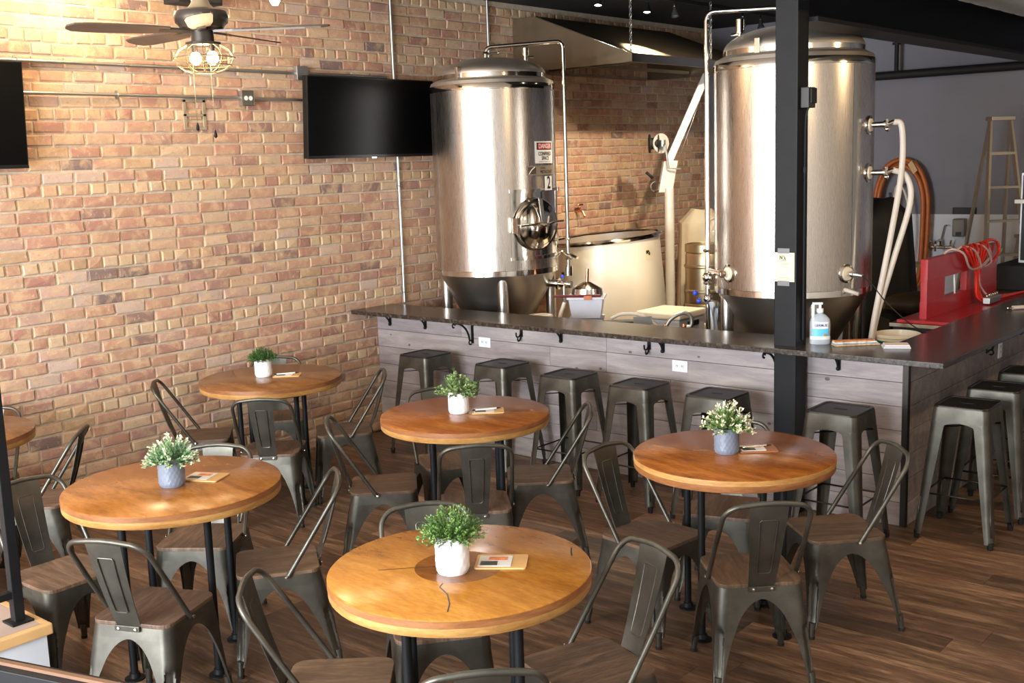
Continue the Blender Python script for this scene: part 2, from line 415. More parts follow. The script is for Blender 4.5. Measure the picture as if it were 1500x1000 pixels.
wb = struct(obj('wall_back', MB().box(-0.25, XR+0.2, YB, YB+0.2, 0, CEIL), M_GREY), 'grey painted back wall')
obj('splash_panel', MB().box(1.2, 5.5, YB-0.012, YB-0.001, 0.0, 1.49), M_WHITEP, wb, label='white splash panel')
wc = struct(obj('wall_right', MB().box(XR, XR+0.2, YF-0.2, YB+0.2, 0, CEIL), plain('light_wall', (206, 202, 196), 0.8, 0, 0.03, 2)), 'pale painted side wall')
cl = struct(obj('ceiling', MB().box(-0.25, XR+0.2, 0.0, YB+0.2, CEIL, CEIL+0.2), M_CEIL), 'black painted ceiling over the brewing area')
struct(obj('ceiling_seating', MB().box(-0.25, XR+0.2, YF-0.2, -0.001, CEIL, CEIL+0.2), plain('pale_ceiling', (206, 200, 190), 0.85, 0, 0.03, 2)), 'pale ceiling over the seating area')
wfm = MB().box(-0.25, XR+0.2, YF-0.2, YF, 0, 0.5).box(-0.25, XR+0.2, YF-0.2, YF, 3.0, CEIL)
for a, b in ((-0.25, 0.5), (3.0, 3.5), (6.0, XR+0.2)): wfm.box(a, b, YF-0.2, YF, 0.5, 3.0)
wf = struct(obj('wall_front', wfm, plain('light_wall', (206, 202, 196))), 'storefront wall with large windows')
for k, a in enumerate((0.5, 3.5)):
    wn = struct(obj('window_%d' % (k+1), MB().box(a, a+0.05, YF-0.1, YF-0.05, 0.5, 3.0).box(a+2.45, a+2.5, YF-0.1, YF-0.05, 0.5, 3.0).box(a, a+2.5, YF-0.1, YF-0.05, 0.5, 0.55).box(a, a+2.5, YF-0.1, YF-0.05, 2.95, 3.0).box(a+1.22, a+1.28, YF-0.1, YF-0.05, 0.55, 2.95), M_BLACK), 'black framed storefront window')
    obj('pane', MB().box(a+0.05, a+1.22, YF-0.08, YF-0.07, 0.55, 2.95), M_GEL, wn); obj('pane', MB().box(a+1.28, a+2.45, YF-0.08, YF-0.07, 0.55, 2.95), M_GEL, wn)

# black steel column and beam
colm = struct(obj('column_black', MB().box(3.648, 3.788, -0.178, -0.038, 0, CEIL), M_BLACK, bevel=0.006), 'black square steel column rising through the bar top')
bm_ = MB().box(3.60, 3.84, -0.036, YB, 2.9, 2.925).box(3.71, 3.73, -0.036, YB, 2.925, 3.22).box(3.60, 3.84, -0.036, YB, 3.22, 3.245).box(3.64, 3.80, -0.036, YB, 3.245, CEIL)
struct(obj('ceiling_beam', bm_, M_BLACK), 'black steel beam on the column')
dp = MB(); prof = []
ring = []
y = -5.0
while y < 4.9:
    ring += [(0.0, y)]; y += 0.09
rad = 0.19
vs = []; SEG = 28
for k, (_, yy) in enumerate(ring):
    rr = rad + (0.004 if k % 3 == 0 else 0)
    for s_ in range(SEG): a = 2*PI*s_/SEG; vs.append((4.50+rr*math.cos(a), yy + 0.27*s_/SEG, 3.17+rr*math.sin(a)))
fs = []
for k in range(len(ring)-1):
    for s_ in range(SEG-1): fs.append((k*SEG+s_, k*SEG+s_+1, (k+1)*SEG+s_+1, (k+1)*SEG+s_))
    if k+4 < len(ring): fs.append((k*SEG+SEG-1, (k+3)*SEG, (k+4)*SEG, (k+1)*SEG+SEG-1))
duct = tag(obj('spiral_duct', dp.add(vs, fs, True), M_GALV), 'round galvanised spiral air duct under the black ceiling', 'duct')

# black pipe on the grey wall
t = thing('sprinkler_pipe', 'black steel pipe running along the grey back wall', 'pipe', (1.0, 5.22, 2.9))
obj('pipe', MB().tube([(0, 0, 0), (6.5, 0, 0)], 0.042, 14), M_BLACKM, t)
obj('hanger', MB().tube([(1.23, 0, 0.02), (1.23, 0, 0.65)], 0.022, 10), M_BLACKM, t)
obj('flange', MB().cyl((1.23, 0), 0.05, 0.36, 0.38, 16), M_BLACKM, t); obj('flange', MB().cyl((1.23, 0), 0.045, 0.30, 0.32, 16), M_BLACKM, t)

# ------------------------------------------------------------------ bar
HC = 1.037; L = 4.391; OV = -0.284; XO = 4.684; XI = 4.23; YI = 0.171; YW = 4.03
base = thing('bar_counter', 'bar base clad in grey whitewashed wood planks', 'bar', (0, 0, 0))
obj('frame', MB().box(0.012, L-0.012, 0.012, 0.13, 0, 0.995).box(L-0.13, L-0.012, 0.13, YW, 0, 0.995), M_BLACKM, base)
rowh = 0.1418
for r in range(7):
    z0 = r*rowh + 0.002; z1 = z0 + rowh - 0.003
    cuts = [0.0] + sorted(random.uniform(0.5, 3.9) for _ in range(2)) + [L-0.004]
    for a, b in zip(cuts, cuts[1:]):
        o = obj('plank', MB().box(-(b-a)/2+0.001, (b-a)/2-0.001, -0.008, 0.008, -(z1-z0)/2, (z1-z0)/2), M_PANEL, base, bevel=0.0015); o.location = ((a+b)/2+0.001, 0.004, (z0+z1)/2)
        k = random.uniform(0.88, 1.1); o.color = (k, k*random.uniform(0.97, 1), k*random.uniform(0.96, 1.02), 1)
    cuts = [0.03] + sorted(random.uniform(0.6, 3.8) for _ in range(2)) + [YW]
    for a, b in zip(cuts, cuts[1:]):
        o = obj('plank', MB().box(-0.008, 0.008, -(b-a)/2+0.001, (b-a)/2-0.001, -(z1-z0)/2, (z1-z0)/2), M_PANEL, base, bevel=0.0015); o.location = (L-0.004, (a+b)/2, (z0+z1)/2)
        k = random.uniform(0.85, 1.05); o.color = (k, k*0.97, k*0.94, 1)
obj('corner_trim', MB().box(L-0.028, L+0.006, -0.007, -0.004, 0, 0.996).box(L+0.004, L+0.007, -0.007, 0.024, 0, 0.996), M_GUN_D, base)
knots = MB()
rk = random.Random(3)
for _ in range(18):
    x, z, r = rk.uniform(0.1, 4.2), rk.uniform(0.1, 0.95), rk.uniform(0.005, 0.013)
    n0 = len(knots.v); knots.lathe([(0.0001, 0.0006), (r*0.6, 0.0006), (r, 0.0)], 12); knots.xf(Matrix.Translation((x, -0.0042, z)) @ Matrix.Rotation(PI/2, 4, 'X') @ Matrix.Diagonal((1.3, 0.9, 1, 1)), n0)
obj('knot', knots, plain('knot', (104, 88, 84), 0.7, 0, 0.3, 30), base, label='dark knots in the planks')['kind'] = 'stuff'
def worktop():
    out = [(0.004, OV), (XO, OV), (XO, YW), (XI, YW), (XI, YI), (0.004, YI)]
    me = MB().prism(out, HC-0.032, HC)
    return me
wt = tag(obj('bar_worktop', worktop(), M_GRANITE, bevel=0.004), 'dark leathered granite worktop in an L shape on the bar', 'worktop')

def outlet(loc, axis, label, group=None, vertical=False):
    t = thing('outlet', label, 'outlet', loc, 0 if axis == 'y' else PI/2)
    w_, h_ = (0.037, 0.058) if vertical else (0.058, 0.037)
    obj('plate', MB().box(-w_, w_, -0.007, 0, -h_, h_), M_WHITE, t, bevel=0.002)
    for s in (-1, 1):
        dx, dz = (0, s*0.02) if vertical else (s*0.02, 0)
        obj('socket', MB().box(dx-0.013, dx+0.013, -0.009, -0.006, dz-0.014, dz+0.014), plain('socket_white', (214, 216, 220), 0.4), t, bevel=0.002)
        obj('slot', MB().box(dx-0.006, dx-0.003, -0.0098, -0.0088, dz-0.002, dz+0.006).box(dx+0.003, dx+0.006, -0.0098, -0.0088, dz-0.002, dz+0.006), M_INK, t)
outlet((1.179, -0.004, 0.831), 'y', 'white wall outlet on the bar beside the curved black bracket')
outlet((2.889, -0.004, 0.809), 'y', 'white wall outlet on the bar above the fifth stool from the wall')
outlet((3.387, -0.004, 0.478), 'y', 'white upright outlet low on the bar next to the black column', vertical=True)
outlet((4.395, 1.638, 0.80), 'x', 'white upright outlet on the side of the bar past the corner', vertical=True)
def scroll_bracket(loc, rz, label):
    t = thing('scroll_bracket', label, 'bracket', loc, rz, 'wrought iron brackets under the bar top')
    obj('upright', MB().box(-0.012, 0.012, -0.006, 0, -0.19, 0.0), M_BLACK, t, bevel=0.002)
    obj('top_arm', MB().box(-0.012, 0.012, -0.22, -0.006, -0.007, 0.0), M_BLACK, t, bevel=0.002)
    obj('scroll', MB().tube([(0, -0.20, -0.02)] + arc((0, -0.2, -0.18), 0.165, PI/2, 0.10, 10, (0, 1, 0), (0, 0, 1)), 0.008, 8).tube(arc((0, -0.205, -0.03), 0.014, 0, 1.6*PI, 10, (0, 1, 0), (0, 0, 1)), 0.006, 8).tube(arc((0, -0.028, -0.18), 0.016, 0, 1.7*PI, 10, (0, 1, 0), (0, 0, 1)), 0.006, 8), M_BLACK, t)
for x, lb in ((1.056, 'black scroll bracket under the bar top beside the white outlet'), (3.60, 'black scroll bracket touching the black column under the bar top')):
    scroll_bracket((x, -0.0045, 1.004), 0, lb)
def stub_bracket(loc, rz, label):
    t = thing('stub_bracket', label, 'bracket', loc, rz, 'short black brackets under the bar top')
    obj('upright', MB().box(-0.012, 0.012, -0.007, 0, -0.105, 0.0), M_BLACK, t, bevel=0.002)
    obj('arm', MB().box(-0.012, 0.012, -0.15, -0.007, -0.008, 0.0), M_BLACK, t, bevel=0.002)
    obj('brace', MB().tube(catmull([(0, -0.012, -0.10), (0, -0.03, -0.06), (0, -0.08, -0.02), (0, -0.12, -0.01)]), 0.007, 8), M_BLACK, t)
    obj('curl', MB().sphere((0, -0.012, -0.105), 0.013), M_BLACK, t)
for x, lb in ((0.16, 'short black bracket under the bar top closest to the brick wall'), (0.56, 'short black bracket under the bar top before the first stool'), (1.91, 'short black bracket under the bar top between second and third stools'), (2.76, 'short black bracket under the bar top above the fourth stool'), (3.98, 'short black bracket under the bar top between column and corner')):
    stub_bracket((x, -0.0045, 1.004), 0, lb)
for y, lb in ((1.36, 'black scroll bracket on the side of the bar next to its outlet'), (2.3, 'black scroll bracket on the side of the bar farthest from the corner')): scroll_bracket((4.396, y, 1.004), PI/2, lb)
def coat_hook(loc, rz, label):
    t = thing('coat_hook', label, 'hook', loc, rz, 'coat hooks under the bar top')
    obj('plate', MB().box(-0.014, 0.014, -0.004, 0, -0.03, 0.03), M_BLACK, t, bevel=0.001)
    obj('prong', MB().tube(catmull([(0, -0.003, 0), (0, -0.03, -0.025), (0, -0.055, -0.022), (0, -0.062, 0.008)]), 0.006, 8), M_BLACK, t)
    obj('prong', MB().tube(catmull([(0, -0.003, -0.015), (0, -0.02, -0.05), (0, -0.04, -0.055), (0, -0.045, -0.035)]), 0.006, 8), M_BLACK, t)
for x, lb in ((1.54, 'black coat hook under the bar top above the second and third stools'), (2.65, 'black coat hook under the bar top beside a short bracket'),): coat_hook((x, -0.0045, 0.93), 0, lb)

# ------------------------------------------------------------------ sheet-metal shells for chairs and stools
def corner_pt(hx, hy0, hy1, sx, sy, s_, r):
    P = Vector((sx*hx, hy1 if sy > 0 else -hy0)); a = r*PI/4
    if abs(s_) <= a:
        th = s_/a*PI/4; c = P - Vector((sx*r, sy*r)); ang = PI/4 + th
        return c + r*Vector((sx*math.cos(ang), sy*math.sin(ang)))
    d = abs(s_) - a
    if s_ > 0: return Vector((P.x - sx*(r+d), P.y))
    return Vector((P.x, P.y - sy*(r+d)))
def leg_mesh(sx, sy, hx, hy0, hy1, wfun, zs, r, flute=None, n=12):
    m = MB(); vs = []; fs = []
    for z in zs:
        w = wfun(z)
        for k in range(n+1):
            t = -1 + 2*k/n; s_ = t*w; p = corner_pt(hx(z), hy0(z), hy1(z), sx, sy, s_, r(z))
            if flute:
                d = flute(z, t)
                if d: q = Vector((sx, sy)).normalized(); p = p - q*d
            vs.append((p.x, p.y, z))
    for i in range(len(zs)-1):
        for k in range(n): fs.append((i*(n+1)+k, i*(n+1)+k+1, (i+1)*(n+1)+k+1, (i+1)*(n+1)+k))
    return m.add(vs, fs, True)
def ring_mesh(hx, hy0, hy1, zs, r):
    m = MB(); vs = []; n = 0
    for z in zs:
        pts = rrect(-hx(z), hx(z), -hy0(z), hy1(z), r(z), 5); n = len(pts); vs += [(x, y, z) for x, y in pts]
    fs = [(i*n+k, i*n+(k+1) % n, (i+1)*n+(k+1) % n, (i+1)*n+k) for i in range(len(zs)-1) for k in range(n)]
    return m.add(vs, fs, True)

def make_chair():
    t = thing('metal_chair', '', 'chair')
    ZT = 0.428; ZA = 0.382
    hx = lambda z: 0.176 + (ZT-z)*0.095; hy1 = lambda z: 0.176 + (ZT-z)*0.085; hy0 = lambda z: 0.172 + (ZT-z)*0.20
    rr = lambda z: 0.045
    obj('seat_frame', ring_mesh(hx, hy0, hy1, [ZT+0.004, ZT, ZT-0.012, ZT-0.016, ZT-0.028, ZA], rr), M_GUN, t, thick=0.0025)
    seat = MB().prism([(x, y) for x, y in rrect(-0.178, 0.178, -0.176, 0.182, 0.05, 6)], ZT+0.001, ZT+0.018)
    obj('seat', seat, M_SEAT, t, bevel=0.003, label='dark brown wooden seat')
    def wf(z):
        hs = hx(z); wl = 0.024 + 0.030*min(1, max(0, (z-0.04)/0.22))
        if z > 0.12:
            q = min(1, (z-0.12)/(ZA-0.12)); o = (hs-wl)*math.sqrt(max(0, 1-q**2.6)); return (hs-o) if q < 1 else hs
        return wl
    zs = [0.382, 0.380, 0.376, 0.370, 0.361, 0.349, 0.334, 0.315, 0.294, 0.272, 0.26, 0.25, 0.235, 0.20, 0.17, 0.14, 0.11, 0.08, 0.05]
    def fl(z, tt):
        if z > 0.268 or z < 0.055: return 0
        e = min(1, max(0, (0.268-z)/0.02)**0.5, (z-0.05)/0.03); wl = wf(z); d = abs(tt)*wl; lim = 0.021*min(1, 0.55+e*0.45)
        return 0.011*e*min(1, max(0, (lim-d)/0.006))
    for sx in (-1, 1):
        for sy in (-1, 1):
            lg = obj('leg', leg_mesh(sx, sy, hx, hy0, hy1, wf, zs, rr, fl, 24), M_GUN, t, thick=0.0025)
            c = corner_pt(hx(0.05), hy0(0.05), hy1(0.05), sx, sy, 0, 0.045); b = corner_pt(hx(0.0), hy0(0.0), hy1(0.0), sx, sy, 0, 0.045)
            q = Vector((sx, sy)).normalized()*0.010; c, b = c-q, b-q
            obj('foot', MB().tube([(c.x, c.y, 0.075), (b.x, b.y, 0.012)], [0.017, 0.013], 10), M_GUN, lg)
            obj('foot_cap', MB().tube([(b.x, b.y, 0.014), (b.x, b.y, 0.0)], 0.0145, 10), M_BLACKM, lg)
    LB = Vector((0, -0.255, 0.39)); D = LB.normalized(); LL = LB.length; O = Vector((0, -0.035, 0.428))
    pl = [(-0.186, 0.0), (-0.184, 0.2), (-0.178, LL-0.09)] + [(-0.098-0.08*math.cos(a), LL-0.09+0.08*math.sin(a)) for a in [PI/12*i for i in range(1, 7)]]
    pl = pl + [(-0.05, LL-0.003), (0, LL)]; pl = pl + [(-x, h) for x, h in pl[-2::-1]]
    obj('back_hoop', MB().tube([O + Vector((x, 0, 0)) + D*h for x, h in pl], 0.0105, 10), M_GUN, t)
    sp = MB(); N = 8; vs = []
    for i in range(N+1):
        k = i/N; wd = 0.055 + 0.024*k; p = Vector((0, -0.178 - 0.115*k - 0.0*k*k, 0.432 + 0.382*k)); bow = 0.008*math.sin(PI*k)
        for j, xx in enumerate((-wd, -wd*0.5, 0, wd*0.5, wd)): vs.append((xx, p.y - bow + (0.008 if j in (0, 4) else 0.002 if j in (1, 3) else 0)*0.6, p.z))
    fs = [(i*5+j, i*5+j+1, (i+1)*5+j+1, (i+1)*5+j) for i in range(N) for j in range(4)]
    splat = obj('back_splat', sp.add(vs, fs, True), M_GUN, t, thick=0.003)
    def spp(k, x): return (x, -0.178-0.115*k-0.008*math.sin(PI*k)-0.0022, 0.432+0.382*k)
    def spf(k, x): return (x, -0.178-0.115*k-0.008*math.sin(PI*k)+0.0035, 0.432+0.382*k)
    for fn in (spp, spf):
        loop = [fn(k, -0.026-0.012*k) for k in (0.2, 0.35, 0.5, 0.65, 0.8)] + [fn(0.82, -0.03)] + [fn(0.82, 0.03)] + [fn(k, 0.026+0.012*k) for k in (0.8, 0.65, 0.5, 0.35, 0.2)] + [fn(0.18, 0.02), fn(0.18, -0.02)]
        obj('embossed_line', MB().tube(loop, 0.0028, 6, closed=True), M_GUN, splat)
    br = obj('back_bracket', MB().box(-0.055, 0.055, -0.188, -0.174, 0.415, 0.437), M_GUN, t, bevel=0.002)
    for s in (-1, 1):
        obj('bolt', MB().lathe([(0.0001, 0), (0.007, 0.001), (0.007, 0.004), (0.0001, 0.006)], 10).xf(Matrix.Translation((s*0.038, -0.188, 0.425)) @ Matrix.Rotation(PI/2, 4, 'X')), M_STEEL_P, br)
        obj('hoop_bolt', MB().lathe([(0.0001, 0), (0.008, 0.001), (0.008, 0.004), (0.0001, 0.006)], 10).xf(Matrix.Translation((s*0.196, -0.03, 0.430)) @ Matrix.Rotation(s*PI/2, 4, 'Y')), M_STEEL_P, t)
    return t

TABLES = {'A': (4.213, -3.553, 0.447), 'B': (2.470, -3.535, 0.467), 'C': (4.252, -1.750, 0.456), 'D': (2.635, -1.812, 0.462), 'E': (0.806, -1.714, 0.460), 'F': (0.560, -3.715, 0.460)}
TD = {'A': 'the inlaid table', 'B': 'the table beside the platform', 'C': 'the table by the column', 'D': 'the table with striped pot', 'E': 'the brick wall table', 'F': 'the table behind railing'}
SIDE = {'l': 'its side near the wall, away from bar', 'f': 'its side away from wall and bar', 'r': 'its side near the bar, away from wall', 'b': 'its side near both wall and bar'}
# (table, side): seat centre x, y and direction of the backrest in degrees
CH = {'El': (0.44, -2.02, -130), 'Ef': (1.14, -1.98, -50), 'Er': (1.13, -1.39, 52), 'Eb': (0.42, -1.38, 142),
      'Dl': (2.30, -2.13, -134), 'Df': (2.95, -2.10, -44), 'Dr': (2.90, -1.50, 42), 'Db': (2.26, -1.56, 150),
      'Al': (3.92, -3.87, -139), 'Ab': (3.83, -3.29, 142), 'Ar': (4.53, -3.26, 70), 'Af': (4.59, -3.90, -43),
      'Bl': (2.11, -3.89, -178), 'Bf': (2.80, -3.87, -66), 'Br': (2.79, -3.24, 54), 'Bb': (2.215, -3.235, 126),
      'Cl': (3.96, -1.99, 174), 'Cf': (4.54, -2.13, -46), 'Cr': (4.61, -1.44, 48), 'Cb': (4.03, -1.44, 108),
      'Fr': (0.91, -3.42, 47), 'Fb': (0.27, -3.43, 135)}
proto = make_chair(); first = True
for k, (x, y, d) in CH.items():
    lb = 'metal chair at %s, %s' % (TD[k[0]], SIDE[k[1]]); rz = math.radians(d) + PI/2
    if first: proto.location = (x, y, 0); proto.rotation_euler = (0, 0, rz); proto['label'] = lb; proto['group'] = 'metal chairs around the round tables'; c = proto; first = False
    else: c = dup(proto, lb, (x, y, 0), rz, 'metal chairs around the round tables')
    for ch in c.children:
        if ch.name.startswith('seat') and 'frame' not in ch.name:
            q = random.uniform(0.8, 1.15); ch.color = (q, q*random.uniform(0.95, 1), q*random.uniform(0.9, 1), 1)

def make_stool():
    t = thing('bar_stool', '', 'stool')
    ZT = 0.75; hx = lambda z: 0.146 + (ZT-z)*0.095; rr = lambda z: 0.032
    top = rrect(-0.143, 0.143, -0.143, 0.143, 0.034, 6); inn = rrect(-0.128, 0.128, -0.128, 0.128, 0.026, 6); n = len(top)
    m = MB(); out = rrect(-0.147, 0.147, -0.147, 0.147, 0.036, 6)
    vs = [(x, y, 0.745) for x, y in out] + [(x, y, 0.757) for x, y in out] + [(x, y, 0.762) for x, y in top] + [(x, y, 0.762) for x, y in inn] + [(x*0.985, y*0.985, 0.758) for x, y in inn]
    fs = [(i*n+k, i*n+(k+1) % n, (i+1)*n+(k+1) % n, (i+1)*n+k) for i in range(4) for k in range(n)] + [tuple(range(4*n, 5*n))]
    m.add(vs, fs, True); st_ = obj('seat', m, M_GUN_D, t)
    obj('hand_slot', MB().prism(rrect(-0.038, 0.038, -0.012, 0.012, 0.011, 4), 0.7575, 0.7592), M_INK, st_, label='dark slot in the seat')
    obj('seat_apron', ring_mesh(hx, hx, hx, [0.75, 0.742, 0.70, 0.672], rr), M_GUN, t, thick=0.002)
    def wf(z):
        wl = 0.036 + 0.034*z/0.66; hs = hx(z)
        if z > 0.645: q = (z-0.645)/0.027; return wl + (hs-wl)*(q**3)
        return wl
    zs = [0.672, 0.668, 0.662, 0.654, 0.645, 0.55, 0.45, 0.35, 0.25, 0.15, 0.06, 0.03]
    for sx in (-1, 1):
        for sy in (-1, 1):
            lg = obj('leg', leg_mesh(sx, sy, hx, hx, hx, wf, zs, rr, None, 10), M_GUN, t, thick=0.0025)
            b = corner_pt(hx(0.02), hx(0.02), hx(0.02), sx, sy, 0, 0.032); q = Vector((sx, sy)).normalized()
            obj('foot_cap', MB().tube([(b.x-q.x*0.012, b.y-q.y*0.012, 0.04), (b.x-q.x*0.010, b.y-q.y*0.010, 0.0)], [0.018, 0.014], 10), M_BLACKM, lg)
            a = corner_pt(hx(0.24), hx(0.24), hx(0.24), sx, sy, 0, 0.032) + q*0.001; b = corner_pt(hx(0.07), hx(0.07), hx(0.07), sx, sy, 0, 0.032) + q*0.001
            obj('rib', MB().tube([(a.x, a.y, 0.24), (b.x, b.y, 0.07)], 0.005, 8), M_GUN, lg)
    h = hx(0.26) - 0.02
    for k, (a, b) in enumerate((((-h, -h), (h, -h)), ((h, -h), (h, h)), ((h, h), (-h, h)), ((-h, h), (-h, -h)))):
        zz = 0.26
        obj('foot_rail', MB().tube([(a[0], a[1], zz), (b[0], b[1], zz)], 0.0055, 8), M_GUN_D, t)
    h = hx(0.63) - 0.012
    obj('cross_brace', MB().obox((0, 0, 0.632), (h*0.99, h*0.99, 0), (-0.008, 0.008, 0), (0, 0, 0.0015)).obox((0, 0, 0.636), (h*0.99, -h*0.99, 0), (0.008, 0.008, 0), (0, 0, 0.0015)), M_GUN_D, t)
    return t
ORD = ['first', 'second', 'third', 'fourth', 'fifth', 'sixth']
stools = [((x, y), 'metal bar stool, %s from the brick wall along the bar front' % ORD[i]) for i, (x, y) in enumerate([(0.827, -0.29), (1.603, -0.30), (2.255, -0.376), (2.839, -0.408), (3.40, -0.415), (4.177, -0.421)])]
stools += [((4.702, 0.075), 'metal bar stool, first from the corner along the bar side'), ((4.705, 0.615), 'metal bar stool, second from the corner along the bar side'), ((4.71, 1.18), 'metal bar stool, third from the corner along the bar side'), ((4.71, 1.75), 'metal bar stool, fourth from the corner along the bar side')]
ps = make_stool()
for i, ((x, y), lb) in enumerate(stools):
    if i == 0: ps.location = (x, y, 0); ps['label'] = lb; ps['group'] = 'bar stools around the bar'
    else: dup(ps, lb, (x, y, 0), random.uniform(-0.04, 0.04), 'bar stools around the bar')

# ------------------------------------------------------------------ tables
TH = 0.82
TLAB = {'A': 'amber round wooden table with a dark round inlay and cracks', 'B': 'honey coloured round wooden table beside the white platform', 'C': 'chestnut round wooden table by the black column', 'D': 'chestnut round wooden table with the striped white pot', 'E': 'brown round wooden table against the brick wall', 'F': 'brown round wooden table behind the black railing post'}
def crack(pts, r=0.0022):
    m = MB()
    for a, b in zip(pts, pts[1:]):
        a, b = Vector(a), Vector(b); d = (b-a); nn = Vector((-d.y, d.x)).normalized()*r
        m.add([(a.x+nn.x, a.y+nn.y, TH+0.0004), (a.x-nn.x, a.y-nn.y, TH+0.0004), (b.x-nn.x, b.y-nn.y, TH+0.0004), (b.x+nn.x, b.y+nn.y, TH+0.0004)], [(0, 1, 2, 3)])
    return m
for k, (x, y, r) in TABLES.items():
    t = thing('round_table', TLAB[k], 'table', (x, y, 0), random.uniform(-0.08, 0.08), 'round spool tables')
    mt = M_TOP.get(k) or (M_TOP['C'] if k == 'D' else M_TOP['E'])
    obj('tabletop', MB().lathe([(0.0001, TH-0.03), (r-0.002, TH-0.03), (r, TH-0.028), (r, TH-0.003), (r-0.004, TH), (0.0001, TH)], 72), mt, t)
    obj('rim_upper', MB().lathe([(r-0.01, TH-0.028), (r+0.001, TH-0.028), (r+0.001, TH-0.005), (r-0.01, TH-0.005)], 72), M_RIM1 if k not in ('C',) else M_RIM2, t, label='reddish upper wood layer of the rim')
    obj('rim_lower', MB().lathe([(0.02, TH-0.058), (r-0.004, TH-0.058), (r-0.001, TH-0.054), (r-0.0005, TH-0.0285), (0.02, TH-0.0285)], 72), M_RIM2 if k != 'C' else M_RIM1, t, label='paler lower wood layer of the rim')
    obj('under_disc', MB().lathe([(0.02, TH-0.075), (r-0.07, TH-0.075), (r-0.065, TH-0.07), (r-0.065, TH-0.0585), (0.02, TH-0.0585)], 60), M_RIM2 if k in ('A', 'C') else M_BLACKM, t)
    if k == 'A':
        obj('inlay', MB().lathe([(0.0001, TH+0.0003), (0.15, TH+0.0003)], 48, (-0.005, 0.0)), spool('inlay_dark', [(0.25, (104, 58, 18)), (0.5, (132, 78, 26)), (0.75, (150, 92, 34))]), t, label='darker round wooden inlay')
        obj('crack', crack([(-0.02, -0.16), (0.0, -0.1), (-0.04, -0.02), (-0.12, -0.1), (-0.2, -0.19)][::-1][:3]), M_INK, t)
        obj('crack', crack([(0.06, -0.14), (0.075, -0.17), (0.14, -0.2), (0.2, -0.25), (0.24, -0.30)]), M_INK, t)
        obj('crack', crack([(0.19, 0.37), (0.22, 0.33), (0.24, 0.31)]), M_INK, t)
    for a in range(4):
        an = a*PI/2; px, py = 0.258*math.cos(an), 0.258*math.sin(an)
        lg = obj('leg', MB().tube([(px, py, 0.008), (px, py, TH-0.08)], 0.0165, 14), M_BLACK, t)
        obj('floor_flange', MB().lathe([(0.0001, 0.0), (0.044, 0.0), (0.044, 0.006), (0.026, 0.010), (0.022, 0.03), (0.0166, 0.03)], 20, (px, py)), M_BLACK, lg)
        obj('top_flange', MB().lathe([(0.0166, TH-0.105), (0.022, TH-0.105), (0.026, TH-0.085), (0.044, TH-0.081), (0.044, TH-0.0755), (0.0001, TH-0.0755)], 20, (px, py)), M_BLACK, lg)

# ------------------------------------------------------------------ potted plants and menu boards
def pot_mesh(R, H, tex):
    m = MB(); seg = 72; nz = 16; vs = []; fs = []
    for i in range(nz+1):
        z = H*i/nz; edge = min(1, i/2, (nz-i)/1.5); rr = R*(0.90 + 0.10*min(1, (i/2.5)**0.5)) if i < 3 else R
        for k in range(seg):
            a = 2*PI*k/seg
            if tex == 'diamond': d = 0.0022*(abs(math.sin(6*a + 16*z/H*0.55)) * abs(math.sin(6*a - 16*z/H*0.55)))
            elif tex == 'stripe': d = 0.0018*abs(math.sin(9*a + 8*z/H))
            else: d = 0.0030*abs(math.sin(9*a + 11*z/H))*abs(math.sin(9*a - 11*z/H))
            vs.append(((rr+d*edge)*math.cos(a), (rr+d*edge)*math.sin(a), z))
    for i in range(nz):
        for k in range(seg): fs.append((i*seg+k, i*seg+(k+1) % seg, (i+1)*seg+(k+1) % seg, (i+1)*seg+k))
    m.add(vs, fs, True); m.lathe([(0.0001, 0.0), (R*0.9, 0.0)], seg); m.lathe([(R, H), (R-0.007, H), (R-0.007, H-0.02)], seg); return m
